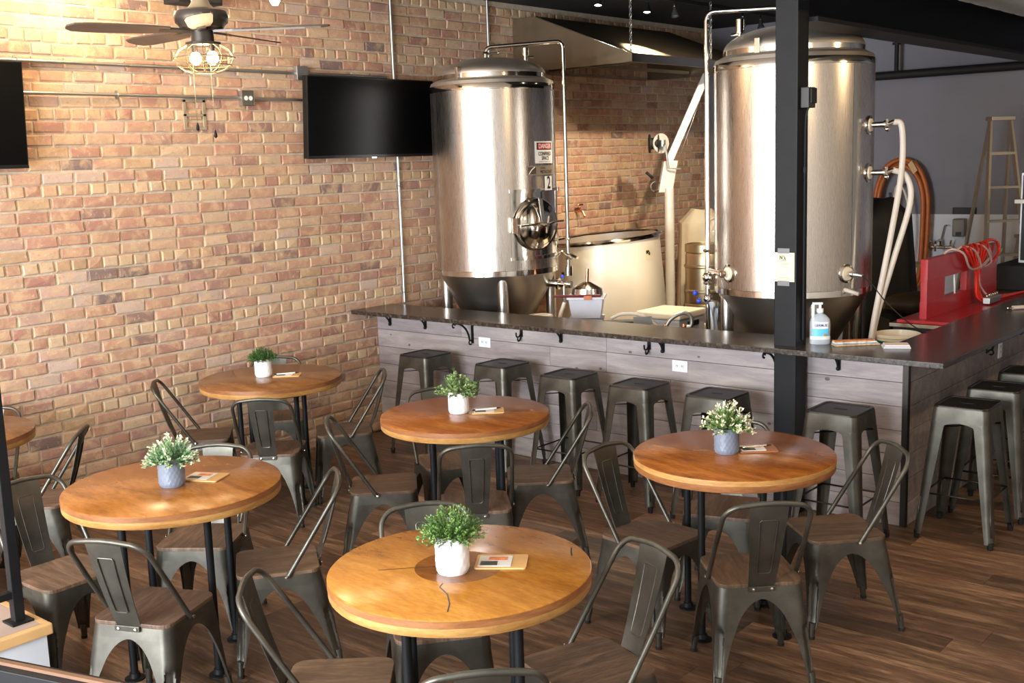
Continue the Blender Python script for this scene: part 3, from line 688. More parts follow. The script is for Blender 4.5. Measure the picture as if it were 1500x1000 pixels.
def foliage(kind, seed, spread, height):
    rn = random.Random(seed); m = MB(); tips = MB(); stems = MB()
    def leaf(mb, p, d, ln, wd, up):
        d = d.normalized(); sd = d.cross(up); sd = sd.normalized() if sd.length > 1e-3 else d.orthogonal().normalized(); nn = sd.cross(d)
        a = p; b = p + d*ln*0.5 + sd*wd + nn*wd*0.3; c = p + d*ln; e = p + d*ln*0.5 - sd*wd + nn*wd*0.3; mid = p + d*ln*0.5
        mb.add([a, b, c, e, mid], [(0, 1, 4), (1, 2, 4), (4, 2, 3), (0, 4, 3)], False)
    if kind == 'grass': ns, nl, ln, wd = 190, 9, 0.022, 0.0024
    elif kind == 'fine': ns, nl, ln, wd = 230, 24, 0.0098, 0.0028
    elif kind == 'eucalypt': ns, nl, ln, wd = 60, 22, 0.020, 0.0062
    else: ns, nl, ln, wd = 95, 22, 0.016, 0.0048
    for s in range(ns):
        a = rn.uniform(0, 2*PI); q = math.sqrt(rn.random()); lean = q*1.75
        base_ = Vector((0.035*q*math.cos(a), 0.035*q*math.sin(a), 0.0))
        d0 = Vector((math.sin(lean)*math.cos(a), math.sin(lean)*math.sin(a), math.cos(lean)+0.25)).normalized()
        kz = min(1.0, lean/1.4)
        LN = (height*(1-kz) + spread*kz)*rn.uniform(0.78, 1.05)
        droop = Vector((0, 0, -0.10*LN*q))
        P = [base_ + d0*LN*t_ + droop*t_*t_ for t_ in (0, 0.33, 0.66, 1.0)]
        stems.tube(P, 0.0009, 4, caps=False)
        for i in range(nl):
            t_ = 0.22 + 0.78*(i+rn.random())/nl; p = base_ + d0*LN*t_ + droop*t_*t_
            dr = (d0*rn.uniform(0.3, 1.0) + Vector((rn.uniform(-1, 1), rn.uniform(-1, 1), rn.uniform(-0.3, 1)))*0.9)
            k = rn.uniform(0.7, 1.2)
            tgt = tips if (kind in ('tipped', 'pale') and t_ > 0.80) else m
            leaf(tgt, p, dr, ln*k, wd*k, Vector((rn.uniform(-1, 1), rn.uniform(-1, 1), 1)))
    return m, tips, stems
M_STEM = plain('stem', (86, 104, 60), 0.6)
PLANTS = {'A': ('fine', 'diamond', M_CERAM, leafm('leaf_fine', (58, 96, 40), (98, 136, 62), (150, 176, 96)), None, 0.090, 0.120, 'fine-leaved green plant in a white diamond-patterned pot'),
          'B': ('pale', 'hex', M_GREYC, leafm('leaf_pale', (84, 126, 86), (128, 164, 116), (168, 192, 142)), leafm('tip_pale', (190, 206, 168), (214, 222, 188), (232, 234, 208)), 0.092, 0.145, 'pale green bushy plant in a grey-blue pot on the honey table'),
          'C': ('tipped', 'hex', M_GREYC, leafm('leaf_tipped', (74, 112, 58), (112, 146, 76), (154, 174, 104)), leafm('tip_cream', (214, 212, 170), (232, 226, 190), (242, 238, 212)), 0.098, 0.145, 'cream-tipped green plant in a grey-blue pot near the column'),
          'D': ('eucalypt', 'stripe', M_CERAM, leafm('leaf_eucalypt', (78, 104, 62), (118, 142, 84), (176, 190, 130)), None, 0.098, 0.140, 'loose leafy green plant in a white diagonally striped pot'),
          'E': ('grass', 'diamond', M_CERAM, leafm('leaf_grass', (32, 68, 26), (54, 96, 38), (84, 126, 56)), None, 0.075, 0.095, 'dark green grassy plant in a white pot by the brick wall')}
POTS = {'A': (4.224, -3.598), 'B': (2.498, -3.555), 'C': (4.228, -1.768), 'D': (2.600, -1.822), 'E': (0.745, -1.725)}
for k, (kind, tex, pm, lm, tm, spr, hgt, lb) in PLANTS.items():
    R, H = (0.056, 0.130) if k == 'A' else (0.0555, 0.118)
    t = thing('potted_plant', lb, 'potted plant', (POTS[k][0], POTS[k][1], TH+0.0008), random.random())
    obj('pot', pot_mesh(R, H, tex), pm, t)
    obj('soil', MB().lathe([(0.0001, H-0.012), (R-0.0072, H-0.016)], 24), M_SOIL, t)
    m, tips, stems = foliage(kind, ord(k), spr, hgt)
    for q in (m, tips, stems): q.xf(Matrix.Translation((0, 0, H-0.014)))
    o = obj('foliage', m, lm, t); o['kind'] = 'stuff'
    if tm and tips.v: o = obj('leaf_tips', tips, tm, t); o['kind'] = 'stuff'
    o = obj('stems', stems, M_STEM, t); o['kind'] = 'stuff'
BOARDS = {'A': (4.292, -3.468, 0.62, M_BOARD, 'tan wooden menu board on the inlaid table'), 'B': (2.515, -3.425, 0.45, M_BOARD, 'tan wooden menu board on the honey table'), 'C': (4.300, -1.665, 0.7, M_BOARD2, 'brown leather menu board on the table by the column'), 'D': (2.700, -1.735, 0.75, M_BOARD, 'tan wooden menu board beside the striped white pot'), 'E': (0.845, -1.640, 0.75, M_BOARD, 'tan wooden menu board on the brick wall table')}
for k, (x, y, rz, m_, lb) in BOARDS.items():
    x, y = POTS[k][0] + (x-POTS[k][0])*1.2, POTS[k][1] + (y-POTS[k][1])*1.2
    t = thing('menu_board', lb, 'menu board', (x, y, TH+0.0005), rz, 'menu boards on the tables')
    obj('board', MB().prism(rrect(-0.088, 0.088, -0.066, 0.066, 0.010, 4), 0, 0.006), m_, t, bevel=0.001)
    cd_ = obj('card', MB().prism(rrect(-0.078, 0.035, -0.052, 0.048, 0.004, 3), 0.0062, 0.0078), M_PAPER, t)
    obj('card_picture', MB().box(-0.070, -0.012, -0.045, -0.006, 0.0080, 0.0084), plain('card_dark', (70, 66, 60), 0.5, 0, 0.5, 60), cd_)
    obj('card_picture', MB().box(-0.045, 0.02, 0.004, 0.036, 0.0080, 0.0084), plain('card_orange', (226, 130, 80), 0.5, 0, 0.4, 60), cd_)
    if k in ('D', 'E', 'C'):
        p = thing('pen', {'D': 'dark pen on the menu board beside the striped pot', 'E': 'dark pen on the menu board of the brick wall table', 'C': 'silver pen on the brown leather menu board'}[k], 'pen', (x, y, TH+0.0085), rz+0.15, 'pens on the menu boards')
        obj('barrel', MB().tube([(-0.07, 0, 0.0045), (0.05, 0.01, 0.0045)], 0.0045, 10), M_STEEL_P if k == 'C' else M_PAPER, p)
        obj('grip', MB().tube([(0.05, 0.01, 0.0045), (0.075, 0.012, 0.0045)], [0.0045, 0.002], 10), M_INK, p); obj('button', MB().tube([(-0.085, -0.001, 0.0045), (-0.07, 0, 0.0045)], 0.004, 10), M_INK, p)

# ------------------------------------------------------------------ wall fixtures
def tv(y0, y1, z0, z1, label):
    t = thing('television', label, 'television', (0, (y0+y1)/2, (z0+z1)/2), 0)
    h = (z1-z0)/2; w_ = (y1-y0)/2; til = Matrix.Translation((0.13, 0, 0)) @ Matrix.Rotation(math.radians(4), 4, 'Y')
    def ob(n, m, mt, par=t, **k): return obj(n, m.xf(til), mt, par, **k)
    ob('case', MB().box(-0.055, 0.0, -w_, w_, -h, h), M_TVF, bevel=0.004)
    ob('screen', MB().box(0.0, 0.0015, -w_+0.008, w_-0.008, -h+0.022, h-0.008), M_SCREEN)
    ob('lower_bezel', MB().box(0.0, 0.0035, -w_, w_, -h, -h+0.016), M_TVF)
    ob('logo_tab', MB().box(0.0, 0.006, -0.025, 0.025, -h-0.006, -h+0.004), M_STEEL_P)
    obj('wall_mount', MB().box(0.006, 0.09, -0.12, 0.12, -0.1, 0.1), M_BLACKM, t)
tv(-0.71, 0.62, 2.235, 2.845, 'black flat television next to the steel tank on the brick wall')
tv(-4.20, -2.86, 2.225, 2.85, 'black flat television on the brick wall beside the fan')
def conduit(name, pts, r, label, clips=()):
    t = thing(name, label, 'conduit', (0, 0, 0))
    obj('tube', MB().tube(pts, r, 10), M_GALV, t)
    for (y, z, vert) in clips:
        if vert: obj('strap', MB().box(0.004, 0.008, y-0.03, y+0.03, z-0.01, z+0.01).tube(arc((0.022, y, z), r+0.003, -PI/2, PI/2, 8, (1, 0, 0), (0, 1, 0)), 0.004, 6), M_GALV, t)
        else: obj('strap', MB().box(0.004, 0.008, y-0.01, y+0.01, z-0.03, z+0.03).tube(arc((0.022, y, z), r+0.003, -PI/2, PI/2, 8, (1, 0, 0), (0, 0, 1)), 0.004, 6), M_GALV, t)
conduit('conduit', [(0.024, -5.5, 2.868), (0.024, -0.70, 2.868)], 0.0125, 'upper horizontal steel conduit along the brick wall', ((-2.83, 2.868, 0), (-1.45, 2.868, 0)))
conduit('conduit', [(0.024, -2.9, 2.678), (0.024, -1.22, 2.678)], 0.011, 'lower horizontal steel conduit from the television to the outlet box', ((-2.18, 2.678, 0),))
conduit('conduit', [(0.024, -1.13, 2.675), (0.024, -0.5, 2.672)], 0.011, 'short steel conduit from the outlet box to the tank-side television')
conduit('conduit', [(0.024, -0.62, 2.868), (0.024, 0.2, 2.868)], 0.0125, 'short steel conduit behind the top of the tank-side television')
conduit('conduit', [(0.024, 0.296, 1.037), (0.024, 0.296, 3.57)], 0.0135, 'tall vertical steel conduit from bar top to ceiling', ((0.296, 1.12, 1), (0.296, 2.0, 1)))
conduit('conduit', [(0.024, 1.474, 1.5), (0.024, 1.474, 3.57)], 0.0125, 'vertical steel conduit behind the steel tank')
t = thing('junction_box', 'grey steel junction box at the corner of the television', 'junction box', (0.004, -0.665, 2.868))
obj('box', MB().box(0, 0.045, -0.05, 0.05, -0.05, 0.05), M_GALV, t, bevel=0.004); obj('cover', MB().box(0.045, 0.049, -0.052, 0.052, -0.052, 0.052), M_GALV, t, bevel=0.002)
t = thing('outlet_box', 'grey surface outlet box with two round sockets on brick wall', 'outlet', (0.004, -1.175, 2.675))
obj('box', MB().box(0, 0.045, -0.048, 0.048, -0.052, 0.052), M_GALV, t, bevel=0.004); obj('cover', MB().box(0.045, 0.049, -0.05, 0.05, -0.054, 0.054), plain('cover_grey', (120, 116, 106), 0.4, 0.7), t, bevel=0.006)
for s in (-1, 1): obj('socket', MB().lathe([(0.0001, 0.003), (0.016, 0.003), (0.016, 0.0)], 16).xf(Matrix.Translation((0.049, s*0.02, 0)) @ Matrix.Rotation(PI/2, 4, 'Y')), M_WHITE, t)
pt = MB()
for a, b, c, d in ((-1.69, -1.665, 2.47, 2.66), (-1.535, -1.51, 2.47, 2.66), (-1.69, -1.51, 2.64, 2.665), (-1.69, -1.51, 2.545, 2.565), (-1.69, -1.51, 2.455, 2.475)): pt.box(-0.004, 0.0125, a, b, c, d)
tag(obj('mortar_patch', pt, plain('patch', (150, 136, 112), 0.9, 0, 0.15, 20, 0.3), bevel=0.003), 'grey mortar patch outlining an old opening in the brick wall', 'mortar patch')
t = thing('wall_speaker', 'black box speaker high on the brick wall behind the fan', 'speaker', (0.005, -1.63, 3.27))
obj('cabinet', MB().box(0.04, 0.22, -0.17, 0.17, 0, 0.29), M_BLACKM, t, bevel=0.006); obj('grille', MB().box(0.22, 0.226, -0.155, 0.155, 0.015, 0.275), plain('grille', (46, 42, 38), 0.8), t); obj('mount', MB().box(0, 0.04, -0.04, 0.04, 0.08, 0.2), M_BLACKM, t)

# ceiling fan with caged bulbs
HB = Vector((1.73, -2.69, 2.86))
fan = thing('ceiling_fan', 'dark ceiling fan with caged light bulbs', 'ceiling fan', HB)
obj('downrod', MB().tube([(0, 0, 0.1), (0, 0, CEIL-HB.z-0.05)], 0.014, 10), M_BRONZE, fan)
obj('canopy', MB().lathe([(0.02, CEIL-HB.z-0.11), (0.07, CEIL-HB.z-0.04), (0.075, CEIL-HB.z-0.001), (0.0001, CEIL-HB.z-0.001)], 24), M_BRONZE, fan)
obj('motor_cover', MB().lathe([(0.016, 0.25), (0.03, 0.20), (0.05, 0.15), (0.075, 0.125)], 28), plain('bronze_light', (170, 150, 120), 0.4, 0.4), fan)
obj('motor_housing', MB().lathe([(0.0001, 0.125), (0.10, 0.125), (0.128, 0.115), (0.138, 0.09), (0.132, 0.06), (0.115, 0.045), (0.11, 0.035), (0.075, 0.02), (0.0001, 0.02)], 36), M_BRONZE, fan)
obj('switch_housing', MB().lathe([(0.055, 0.02), (0.058, -0.035), (0.088, -0.038), (0.09, -0.052), (0.0001, -0.054)], 28), M_BRONZE, fan)
for i in range(5):
    a = math.radians(40 + 72*i - 4); dv = Vector((math.cos(a), math.sin(a), 0)); pv = Vector((-math.sin(a), math.cos(a), 0.2)).normalized(); up = dv.cross(pv)
    bl = MB(); out = [(0.17, -0.045), (0.3, -0.06), (0.55, -0.066), (0.63, -0.055), (0.66, -0.02), (0.66, 0.02), (0.63, 0.055), (0.55, 0.066), (0.3, 0.06), (0.17, 0.045)]
    n = len(out); vs = [dv*x + pv*y + up*k + Vector((0, 0, 0.02)) for k in (-0.004, 0.004) for x, y in out]
    bl.add(vs, [tuple(range(n))[::-1], tuple(range(n, 2*n))] + [(j, (j+1) % n, n+(j+1) % n, n+j) for j in range(n)])
    b = obj('blade', bl, M_BLADE, fan)
    obj('blade_arm', MB().obox(dv*0.14 + Vector((0, 0, 0.02)), dv*0.075, pv*0.022, up*0.006), M_BRONZE, b)
cg = MB()
for i in range(10):
    a = 2*PI*i/10; cg.tube([Vector((r*math.cos(a), r*math.sin(a), z)) for r, z in ((0.085, -0.05), (0.13, -0.075), (0.155, -0.115), (0.14, -0.15), (0.105, -0.175), (0.06, -0.19))], 0.0028, 6)
cage = obj('light_cage', cg, M_GOLD, fan)
for r, z in ((0.155, -0.115), (0.135, -0.153), (0.06, -0.19)): obj('cage_ring', MB().tube([(r*math.cos(2*PI*i/32), r*math.sin(2*PI*i/32), z) for i in range(32)], 0.0032, 6, closed=True), M_GOLD, cage)
for i, (bx, by) in enumerate(((-0.045, -0.02), (0.045, 0.02), (0.0, 0.05))):
    b = obj('bulb', MB().sphere((bx, by, -0.115), 0.03, 14, 1.15), M_BULB, fan)
    obj('bulb_socket', MB().cyl((bx, by), 0.013, -0.085, -0.052, 12), M_BRONZE, b)
for sx, ln in ((0.03, 0.50), (-0.06, 0.46)):
    q = RT*sx; ch_ = obj('pull_chain', MB().tube([(q.x, q.y, -0.05), (q.x, q.y, -ln+0.02)], 0.0013, 5), M_GOLD, fan)
    obj('pull_knob', MB().lathe([(0.0001, -ln-0.022), (0.009, -ln-0.012), (0.007, -ln+0.005), (0.002, -ln+0.022), (0.0001, -ln+0.024)], 12, (q.x, q.y)), M_BLACK, ch_)
def point(name, loc, power, col, r=0.05):
    l = bpy.data.lights.new(name, 'POINT'); l.energy = power; l.color = col; l.shadow_soft_size = r; o = bpy.data.objects.new(name, l); o.location = loc; COL.objects.link(o); return o
WARM = (1.0, 0.72, 0.40)
point('fan_light', HB + Vector((0, 0, -0.125)), 9, WARM, 0.11)
# bare pendant bulbs on cords
def pendant(loc, label, power):
    t = thing('pendant_bulb', label, 'pendant light', loc, 0, 'bare pendant bulbs on cords')
    obj('bulb', MB().lathe([(0.0001, -0.062), (0.018, -0.058), (0.032, -0.035), (0.033, -0.012), (0.02, 0.03), (0.014, 0.045)], 16), M_BULB, t)
    obj('lamp_holder', MB().cyl((0, 0), 0.019, 0.043, 0.09, 14), M_BLACK, t); obj('cord', MB().tube([(0, 0, 0.09), (0, 0, CEIL-loc[2])], 0.003, 6), M_BLACK, t)
    point('pendant_light', (loc[0], loc[1], loc[2]-0.10), power, WARM, 0.035)
pendant((1.42, -2.49, 3.10), 'glowing bare bulb hanging just beside the ceiling fan', 3)
pendant((0.92, -1.57, 3.245), 'glowing bare bulb hanging between fan and television', 6)
pendant((0.38, -2.55, 3.42), 'glowing bare bulb hanging close to the brick wall', 24)

pendant((6.1, -1.6, 3.15), 'added fill bulb out of view near the side of the bar, over the open floor', 34)  # added lamp out of view: warm fill for the side stools and floor
pendant((6.3, 1.2, 3.15), 'added fill bulb out of view past the row of side stools', 40)  # also added unseen, to lift the dark bar side and grey wall

# track spotlights over the brewing area
def track(x, y0, y1, label):
    tr = thing('spot_track', label, 'light track', (x, 0, CEIL-0.03)); obj('rail', MB().box(-0.018, 0.018, y0, y1, 0, 0.03), M_BLACKM, tr)
    obj('feed_box', MB().box(-0.025, 0.025, y0-0.12, y0, -0.005, 0.03), M_BLACKM, tr)
def spotlight(loc, lit, label, dr, energy=0, cone=80):
    t = thing('spotlight', label, 'spotlight', loc, 0, 'track spotlights')
    M = dr.to_track_quat('Z', 'Y').to_matrix().to_4x4()
    obj('stem', MB().tube([(0, 0, 0), (0, 0, 0.074)], 0.008, 8), M_STEEL_P, t)
    obj('head', MB().lathe([(0.0001, -0.035), (0.016, -0.033), (0.018, 0.0), (0.034, 0.045), (0.036, 0.06), (0.03, 0.058)], 18).xf(M), M_BLACK if lit else plain('dark_glassy', (60, 60, 62), 0.2), t)
    obj('lens', MB().lathe([(0.0001, 0.050), (0.03, 0.052)], 18).xf(M), M_SPOT if lit else plain('lens_off', (110, 110, 112), 0.2), t)
    if lit:
        l = bpy.data.lights.new('spot_beam', 'SPOT'); l.energy = energy; l.color = (1, 0.82, 0.60); l.spot_size = math.radians(cone); l.spot_blend = 0.7; l.shadow_soft_size = 0.04
        o = bpy.data.objects.new('spot_beam', l); o.location = Vector(loc) + dr*0.07; o.rotation_euler = (-dr).to_track_quat('Z', 'Y').to_euler(); COL.objects.link(o)
track(1.13, 1.4, 4.9, 'black ceiling light track above the exhaust hood')
for i, (y, lit) in enumerate(((1.61, 1), (2.34, 1), (2.79, 0), (3.40, 0), (4.05, 0), (4.42, 0))):
    spotlight((1.13, y, 3.47), lit, ('lit' if lit else 'unlit') + ' track spotlight, %s along the track from the bar' % ORD[i], (Vector((0.10, -0.20, -0.97)) if lit else Vector((0.2, -0.2, -0.95))).normalized(), 180)
track(2.45, 0.5, 2.4, 'added black light track out of view between the two fermenters')  # second track and its spots are added, unseen, to brighten the brewing area
for y, lb, tgt in ((0.9, 'added fill spotlight between the fermenters aimed at the mash tun', (0.9, 2.1, 1.3)), (1.9, 'added fill spotlight between the fermenters aimed at the kegs', (0.3, 3.3, 1.7))):
    spotlight((2.45, y, 3.47), 1, lb, (Vector(tgt) - Vector((2.45, y, 3.47))).normalized(), 200, 75)

# ------------------------------------------------------------------ brewing tanks
def on(c, r, adeg, z): a = math.radians(adeg); return Vector((r*math.cos(a), r*math.sin(a), z))
def patch(r, a0, a1, z0, z1, off, n=8):
    m = MB(); vs = []
    for k in range(n+1):
        a = math.radians(a0+(a1-a0)*k/n)
        for rr, z in ((r+off, z0), (r+off, z1)): vs.append((rr*math.cos(a), rr*math.sin(a), z))
    return m.add(vs, [(2*k, 2*k+2, 2*k+3, 2*k+1) for k in range(n)], True)
def tank(loc, r, zb, zt, zd, label):
    t = thing('fermenter_tank', label, 'tank', (loc[0], loc[1], 0))
    obj('shell', MB().lathe([(r, zb), (r, zb), (r, zt), (r, zt)], 96), M_STEEL, t)
    obj('upper_band', MB().lathe([(r+0.001, zt-0.045), (r+0.003, zt-0.043), (r+0.003, zt), (r+0.0005, zt+0.004)], 96), M_STEEL_P, t)
    obj('lower_band', MB().lathe([(r+0.001, zb+0.03), (r+0.003, zb+0.028), (r+0.003, zb-0.012), (r-0.02, zb-0.016)], 96), M_STEEL_P, t)
    h = zd-zt
    obj('dome', MB().lathe([(r+0.0005, zt+0.002), (r-0.01, zt+0.03), (r-0.05, zt+0.05), (r-0.07, zt+0.052), (r-0.065, zt+0.09)] + [((r-0.065)*math.cos(q), zt+0.09+(h-0.09)*math.sin(q)) for q in [PI/2*i/10 for i in range(1, 11)]], 96), M_STEEL_C, t)
    obj('dome_band', MB().lathe([(r-0.066, zt+0.054), (r-0.062, zt+0.056), (r-0.062, zt+0.088), (r-0.07, zt+0.092)], 96), M_STEEL_P, t)
    obj('cone', MB().lathe([(r-0.02, zb-0.016), (r-0.035, zb-0.05), (0.10, 0.52), (0.06, 0.46), (0.06, 0.42), (0.0001, 0.42)], 96), M_STEEL_K, t)
    m_ = MB()
    obj('side_seam', patch(r, -69.2-0.9, -69.2+0.9, zb+0.03, zt-0.045, 0.0012, 2), M_STEEL_P, t)
    for a in (-45, 45, 135, -135):
        p = on(0, r-0.07, a, 0); lg = obj('leg', MB().tube([(p.x, p.y, 0.03), (p.x, p.y, zb-0.06)], 0.044, 20).sphere((p.x, p.y, zb-0.06), 0.044, 16), M_STEEL, t)
        obj('foot_pad', MB().cyl((p.x, p.y), 0.06, 0, 0.035, 20), M_STEEL_P, lg)
    return t
R1 = 0.5; T1 = tank((0.67, 0.76), R1, 1.29, 2.765, 2.992, 'stainless conical fermenter numbered two beside the brick wall')
R2 = 0.53; T2 = tank((3.19, 0.98), R2, 1.235, 2.76, 3.012, 'stainless conical fermenter behind the black column')
def pipeobj(name, pts, r, mt, par, seg=10, fil=0.06): return obj(name, MB().tube(fillet(pts, fil), r, seg), mt, par)
def clamp(par, c, axis, r=0.03, ln=0.02):
    M = Vector(axis).to_track_quat('Z', 'Y').to_matrix().to_4x4(); M.translation = Vector(c)
    return obj('clamp', MB().lathe([(0.0001, -ln/2), (r*0.8, -ln/2), (r, 0), (r*0.8, ln/2), (0.0001, ln/2)], 16).xf(M), M_STEEL_P, par)
# tank 1 fittings
p = pipeobj('vent_pipe', [(-0.03, -0.03, 2.97), (-0.03, -0.03, 3.075), (0.44, 0.38, 3.105), (0.44, 0.38, 1.30)], 0.0155, M_STEEL_P, T1)
for z in (1.36, 1.52, 2.97): clamp(p, (0.44, 0.38, z) if z < 2 else (-0.03, -0.03, 3.03), (0, 0, 1), 0.028)
obj('valve_handle', MB().tube([(-0.03, -0.03, 3.02), (0.05, 0.04, 3.03)], 0.008, 8).sphere((0.05, 0.04, 3.03), 0.014), M_STEEL_P, p)
obj('relief_valve', MB().cyl((0.22, 0.17), 0.016, 2.93, 3.0, 12).cyl((0.22, 0.17), 0.028, 3.0, 3.06, 14).tube([(0.22, 0.17, 2.985), (0.27, 0.21, 2.985)], 0.01, 8), M_STEEL_P, T1)
lug = on(0, R1-0.05, -84, 0); obj('lifting_lug', MB().obox((lug.x, lug.y, 2.85), (0.012, 0, 0), (0, 0.02, 0), (0, 0, 0.05)), M_STEEL_P, T1, bevel=0.003)
AC = 0.0
for z0, z1 in ((1.40, 1.425), (1.925, 1.95)): obj('manway_flange', patch(R1, -37, 37, z0, z1, 0.022, 12), M_STEEL_P, T1, thick=0.024)
obj('manway_plate', patch(R1, -36, 36, 1.425, 1.925, 0.004, 14), M_STEEL_P, T1)
DX = R1 + 0.035
dome_ = MB().lathe([(0.0001, 0.055), (0.06, 0.052), (0.12, 0.040), (0.17, 0.018), (0.195, 0.0), (0.205, 0.0), (0.207, -0.02), (0.195, -0.045)], 40)
MM = Matrix.Translation((DX, 0.0, 1.675)) @ Matrix.Rotation(PI/2, 4, 'Y'); door = obj('manway_door', dome_.xf(MM), M_STEEL_P, T1); door.rotation_euler = (0, 0, math.radians(-12))
obj('door_bar', MB().tube([(DX+0.075, -0.225, 1.675), (DX+0.075, 0.2, 1.69)], 0.011, 10), M_STEEL_P, door)
obj('door_bar', MB().obox((DX+0.066, -0.005, 1.77), (0.006, 0, 0), (0, 0.018, 0), (0, -0.015, 0.11)), M_STEEL_P, door, bevel=0.003)
obj('hand_wheel', MB().tube([(DX+0.06, 0, 1.675), (DX+0.13, 0, 1.675)], 0.014, 10).tube([(DX+0.12, -0.06, 1.66), (DX+0.12, 0.07, 1.69)], 0.008, 8).tube([(DX+0.12, -0.01, 1.61), (DX+0.12, 0.02, 1.74)], 0.008, 8), M_STEEL_P, door)
obj('hinge', MB().obox((DX+0.02, -0.225, 1.675), (0.03, 0, 0), (0, 0.018, 0), (0, 0, 0.06)), M_STEEL_P, door, bevel=0.004)
def curved_sign(par, name, adeg, z0, z1, half, mt, off=0.002, r=R1): return obj(name, patch(r, adeg-half, adeg+half, z0, z1, off, 8), mt, par, thick=0.001)
def tdir(a): a = math.radians(a); return Vector((-math.sin(a), math.cos(a), 0))
sa = 4.0
sg = curved_sign(T1, 'danger_sign', sa, 2.145, 2.315, 13.5, M_PAPER, 0.003); sg['label'] = 'white danger sign with a red and black header'
obj('sign_header', patch(R1, sa-11.5, sa+11.5, 2.25, 2.305, 0.0045), M_INK, sg)
obj('sign_header', patch(R1, sa-10.5, sa+10.5, 2.256, 2.299, 0.0052), M_SIGNRED, sg)
def ctext(par, body, a, z, size, mt, r, sx=1.0, bold=0.0, off=0.006):
    # lettering bent round the shell
    cu = bpy.data.curves.new('lettering', 'FONT'); cu.body = body; cu.size = size; cu.align_x = 'CENTER'; cu.align_y = 'CENTER'; cu.offset = bold; cu.resolution_u = 3
    tt = bpy.data.objects.new('tmp', cu); COL.objects.link(tt); dg = bpy.context.evaluated_depsgraph_get(); me = bpy.data.meshes.new_from_object(tt.evaluated_get(dg)); bpy.data.objects.remove(tt)
    for v in me.vertices:
        an = math.radians(a) + v.co.x*sx/r; v.co = Vector(((r+off)*math.cos(an), (r+off)*math.sin(an), z+v.co.y))
    me.materials.clear(); me.materials.append(mt); o = bpy.data.objects.new('lettering', me); COL.objects.link(o); o.parent = par; return o
ctext(sg, 'DANGER', sa, 2.2765, 0.052, M_PAPER, R1, 0.78, 0.0006, 0.0062)
ctext(sg, 'CONFINED', sa, 2.218, 0.040, M_INK, R1, 0.85, 0.0006); ctext(sg, 'SPACE', sa, 2.184, 0.040, M_INK, R1, 0.85, 0.0006); ctext(sg, 'ENTER BY PERMIT ONLY', sa, 2.157, 0.014, M_INK, R1, 1.05)
pl_ = curved_sign(T1, 'maker_plate', 1.5, 2.055, 2.128, 21, plain('etched_plate', (176, 160, 138), 0.35, 0.6), 0.0025)
obj('plate_mark', patch(R1, -18, -9, 2.064, 2.118, 0.004), plain('mark_dark', (92, 78, 60), 0.4, 0.3), pl_)
mk = MB(); a_ = on(0, R1+0.0052, -17, 2.066); b_ = on(0, R1+0.0052, -10.5, 2.117); mk.tube([a_, (a_+b_)/2 + Vector((0, 0, 0.008)), b_], 0.0035, 6); obj('plate_mark', mk, M_PAPER, pl_)
ctext(pl_, 'METALCRAFT', 6, 2.078, 0.036, M_INK, R1, 0.78, 0.0, 0.0045); ctext(pl_, 'Quality', 0, 2.110, 0.02, M_INK, R1, 1.0, 0.0, 0.0045)
ns = curved_sign(T1, 'number_sign', 1.0, 1.935, 2.045, 4.6, M_PAPER, 0.049); ns['label'] = 'white sign with a black number two'
ctext(ns, '2', 1.0, 1.990, 0.135, M_INK, R1, 0.62, 0.002, 0.0515)
# lower valve of tank 1
vb = on(0, R1-0.02, 20, 1.20); vv_ = obj('outlet_valve', MB().tube([(vb.x-0.06, vb.y-0.02, 1.18), (vb.x+0.16, vb.y+0.03, 1.17)], 0.03, 14), M_STEEL_P, T1)
obj('valve_ring', MB().tube([(vb.x+0.03, vb.y+0.005, 1.175), (vb.x+0.05, vb.y+0.01, 1.175)], 0.046, 18), M_STEEL_P, vv_)
obj('blue_knob', MB().sphere((vb.x+0.09, vb.y, 1.235), 0.016), M_BLUE, vv_)
obj('spout', MB().tube(fillet([(vb.x+0.12, vb.y+0.02, 1.17), (vb.x+0.12, vb.y-0.02, 1.17), (vb.x+0.12, vb.y-0.02, 1.02)], 0.02), 0.011, 10), M_STEEL_P, vv_)
obj('drain_hose', MB().tube(catmull([(vb.x+0.12, vb.y-0.02, 1.03), (vb.x+0.08, vb.y-0.05, 0.85), (vb.x+0.10, vb.y-0.06, 0.5)]), 0.016, 10), M_HOSEW, vv_)
obj('gauge_cluster', MB().cyl((0.44, 0.38), 0.035, 1.22, 1.30, 16).tube([(0.40, 0.34, 1.42), (0.5, 0.36, 1.36)], 0.012, 8).tube([(0.44, 0.38, 1.40), (0.55, 0.36, 1.37)], 0.012, 8), M_STEEL_P, T1)
# tank 2 fittings
p = pipeobj('vent_pipe', [(-0.05, -0.05, 2.98), (-0.05, -0.06, 3.125), (-0.52, -0.255, 3.13), (-0.52, -0.255, 0.90)], 0.0175, M_STEEL_P, T2)
for z in (1.50, 1.27, 1.16): clamp(p, (-0.52, -0.255, z), (0, 0, 1), 0.034)
obj('relief_valve', MB().cyl((-0.28, -0.22), 0.018, 2.86, 2.97, 12).cyl((-0.28, -0.22), 0.030, 2.97, 3.06, 14).tube([(-0.28, -0.22, 2.965), (-0.34, -0.24, 2.96)], 0.01, 8), M_STEEL_P, T2)
lug = on(0, R2-0.06, -92, 0); obj('lifting_lug', MB().obox((lug.x, lug.y, 2.845), (0.018, 0, 0), (0, 0.016, 0), (0, 0, 0.055)), M_STEEL_P, T2, bevel=0.003)
obj('side_seam', patch(R2, -18.5, -14.5, 1.27, 2.71, 0.0012, 3), M_STEEL_P, T2)
obj('side_seam', patch(R2, -134, -132.6, 1.27, 2.71, 0.0012, 2), M_STEEL_P, T2)
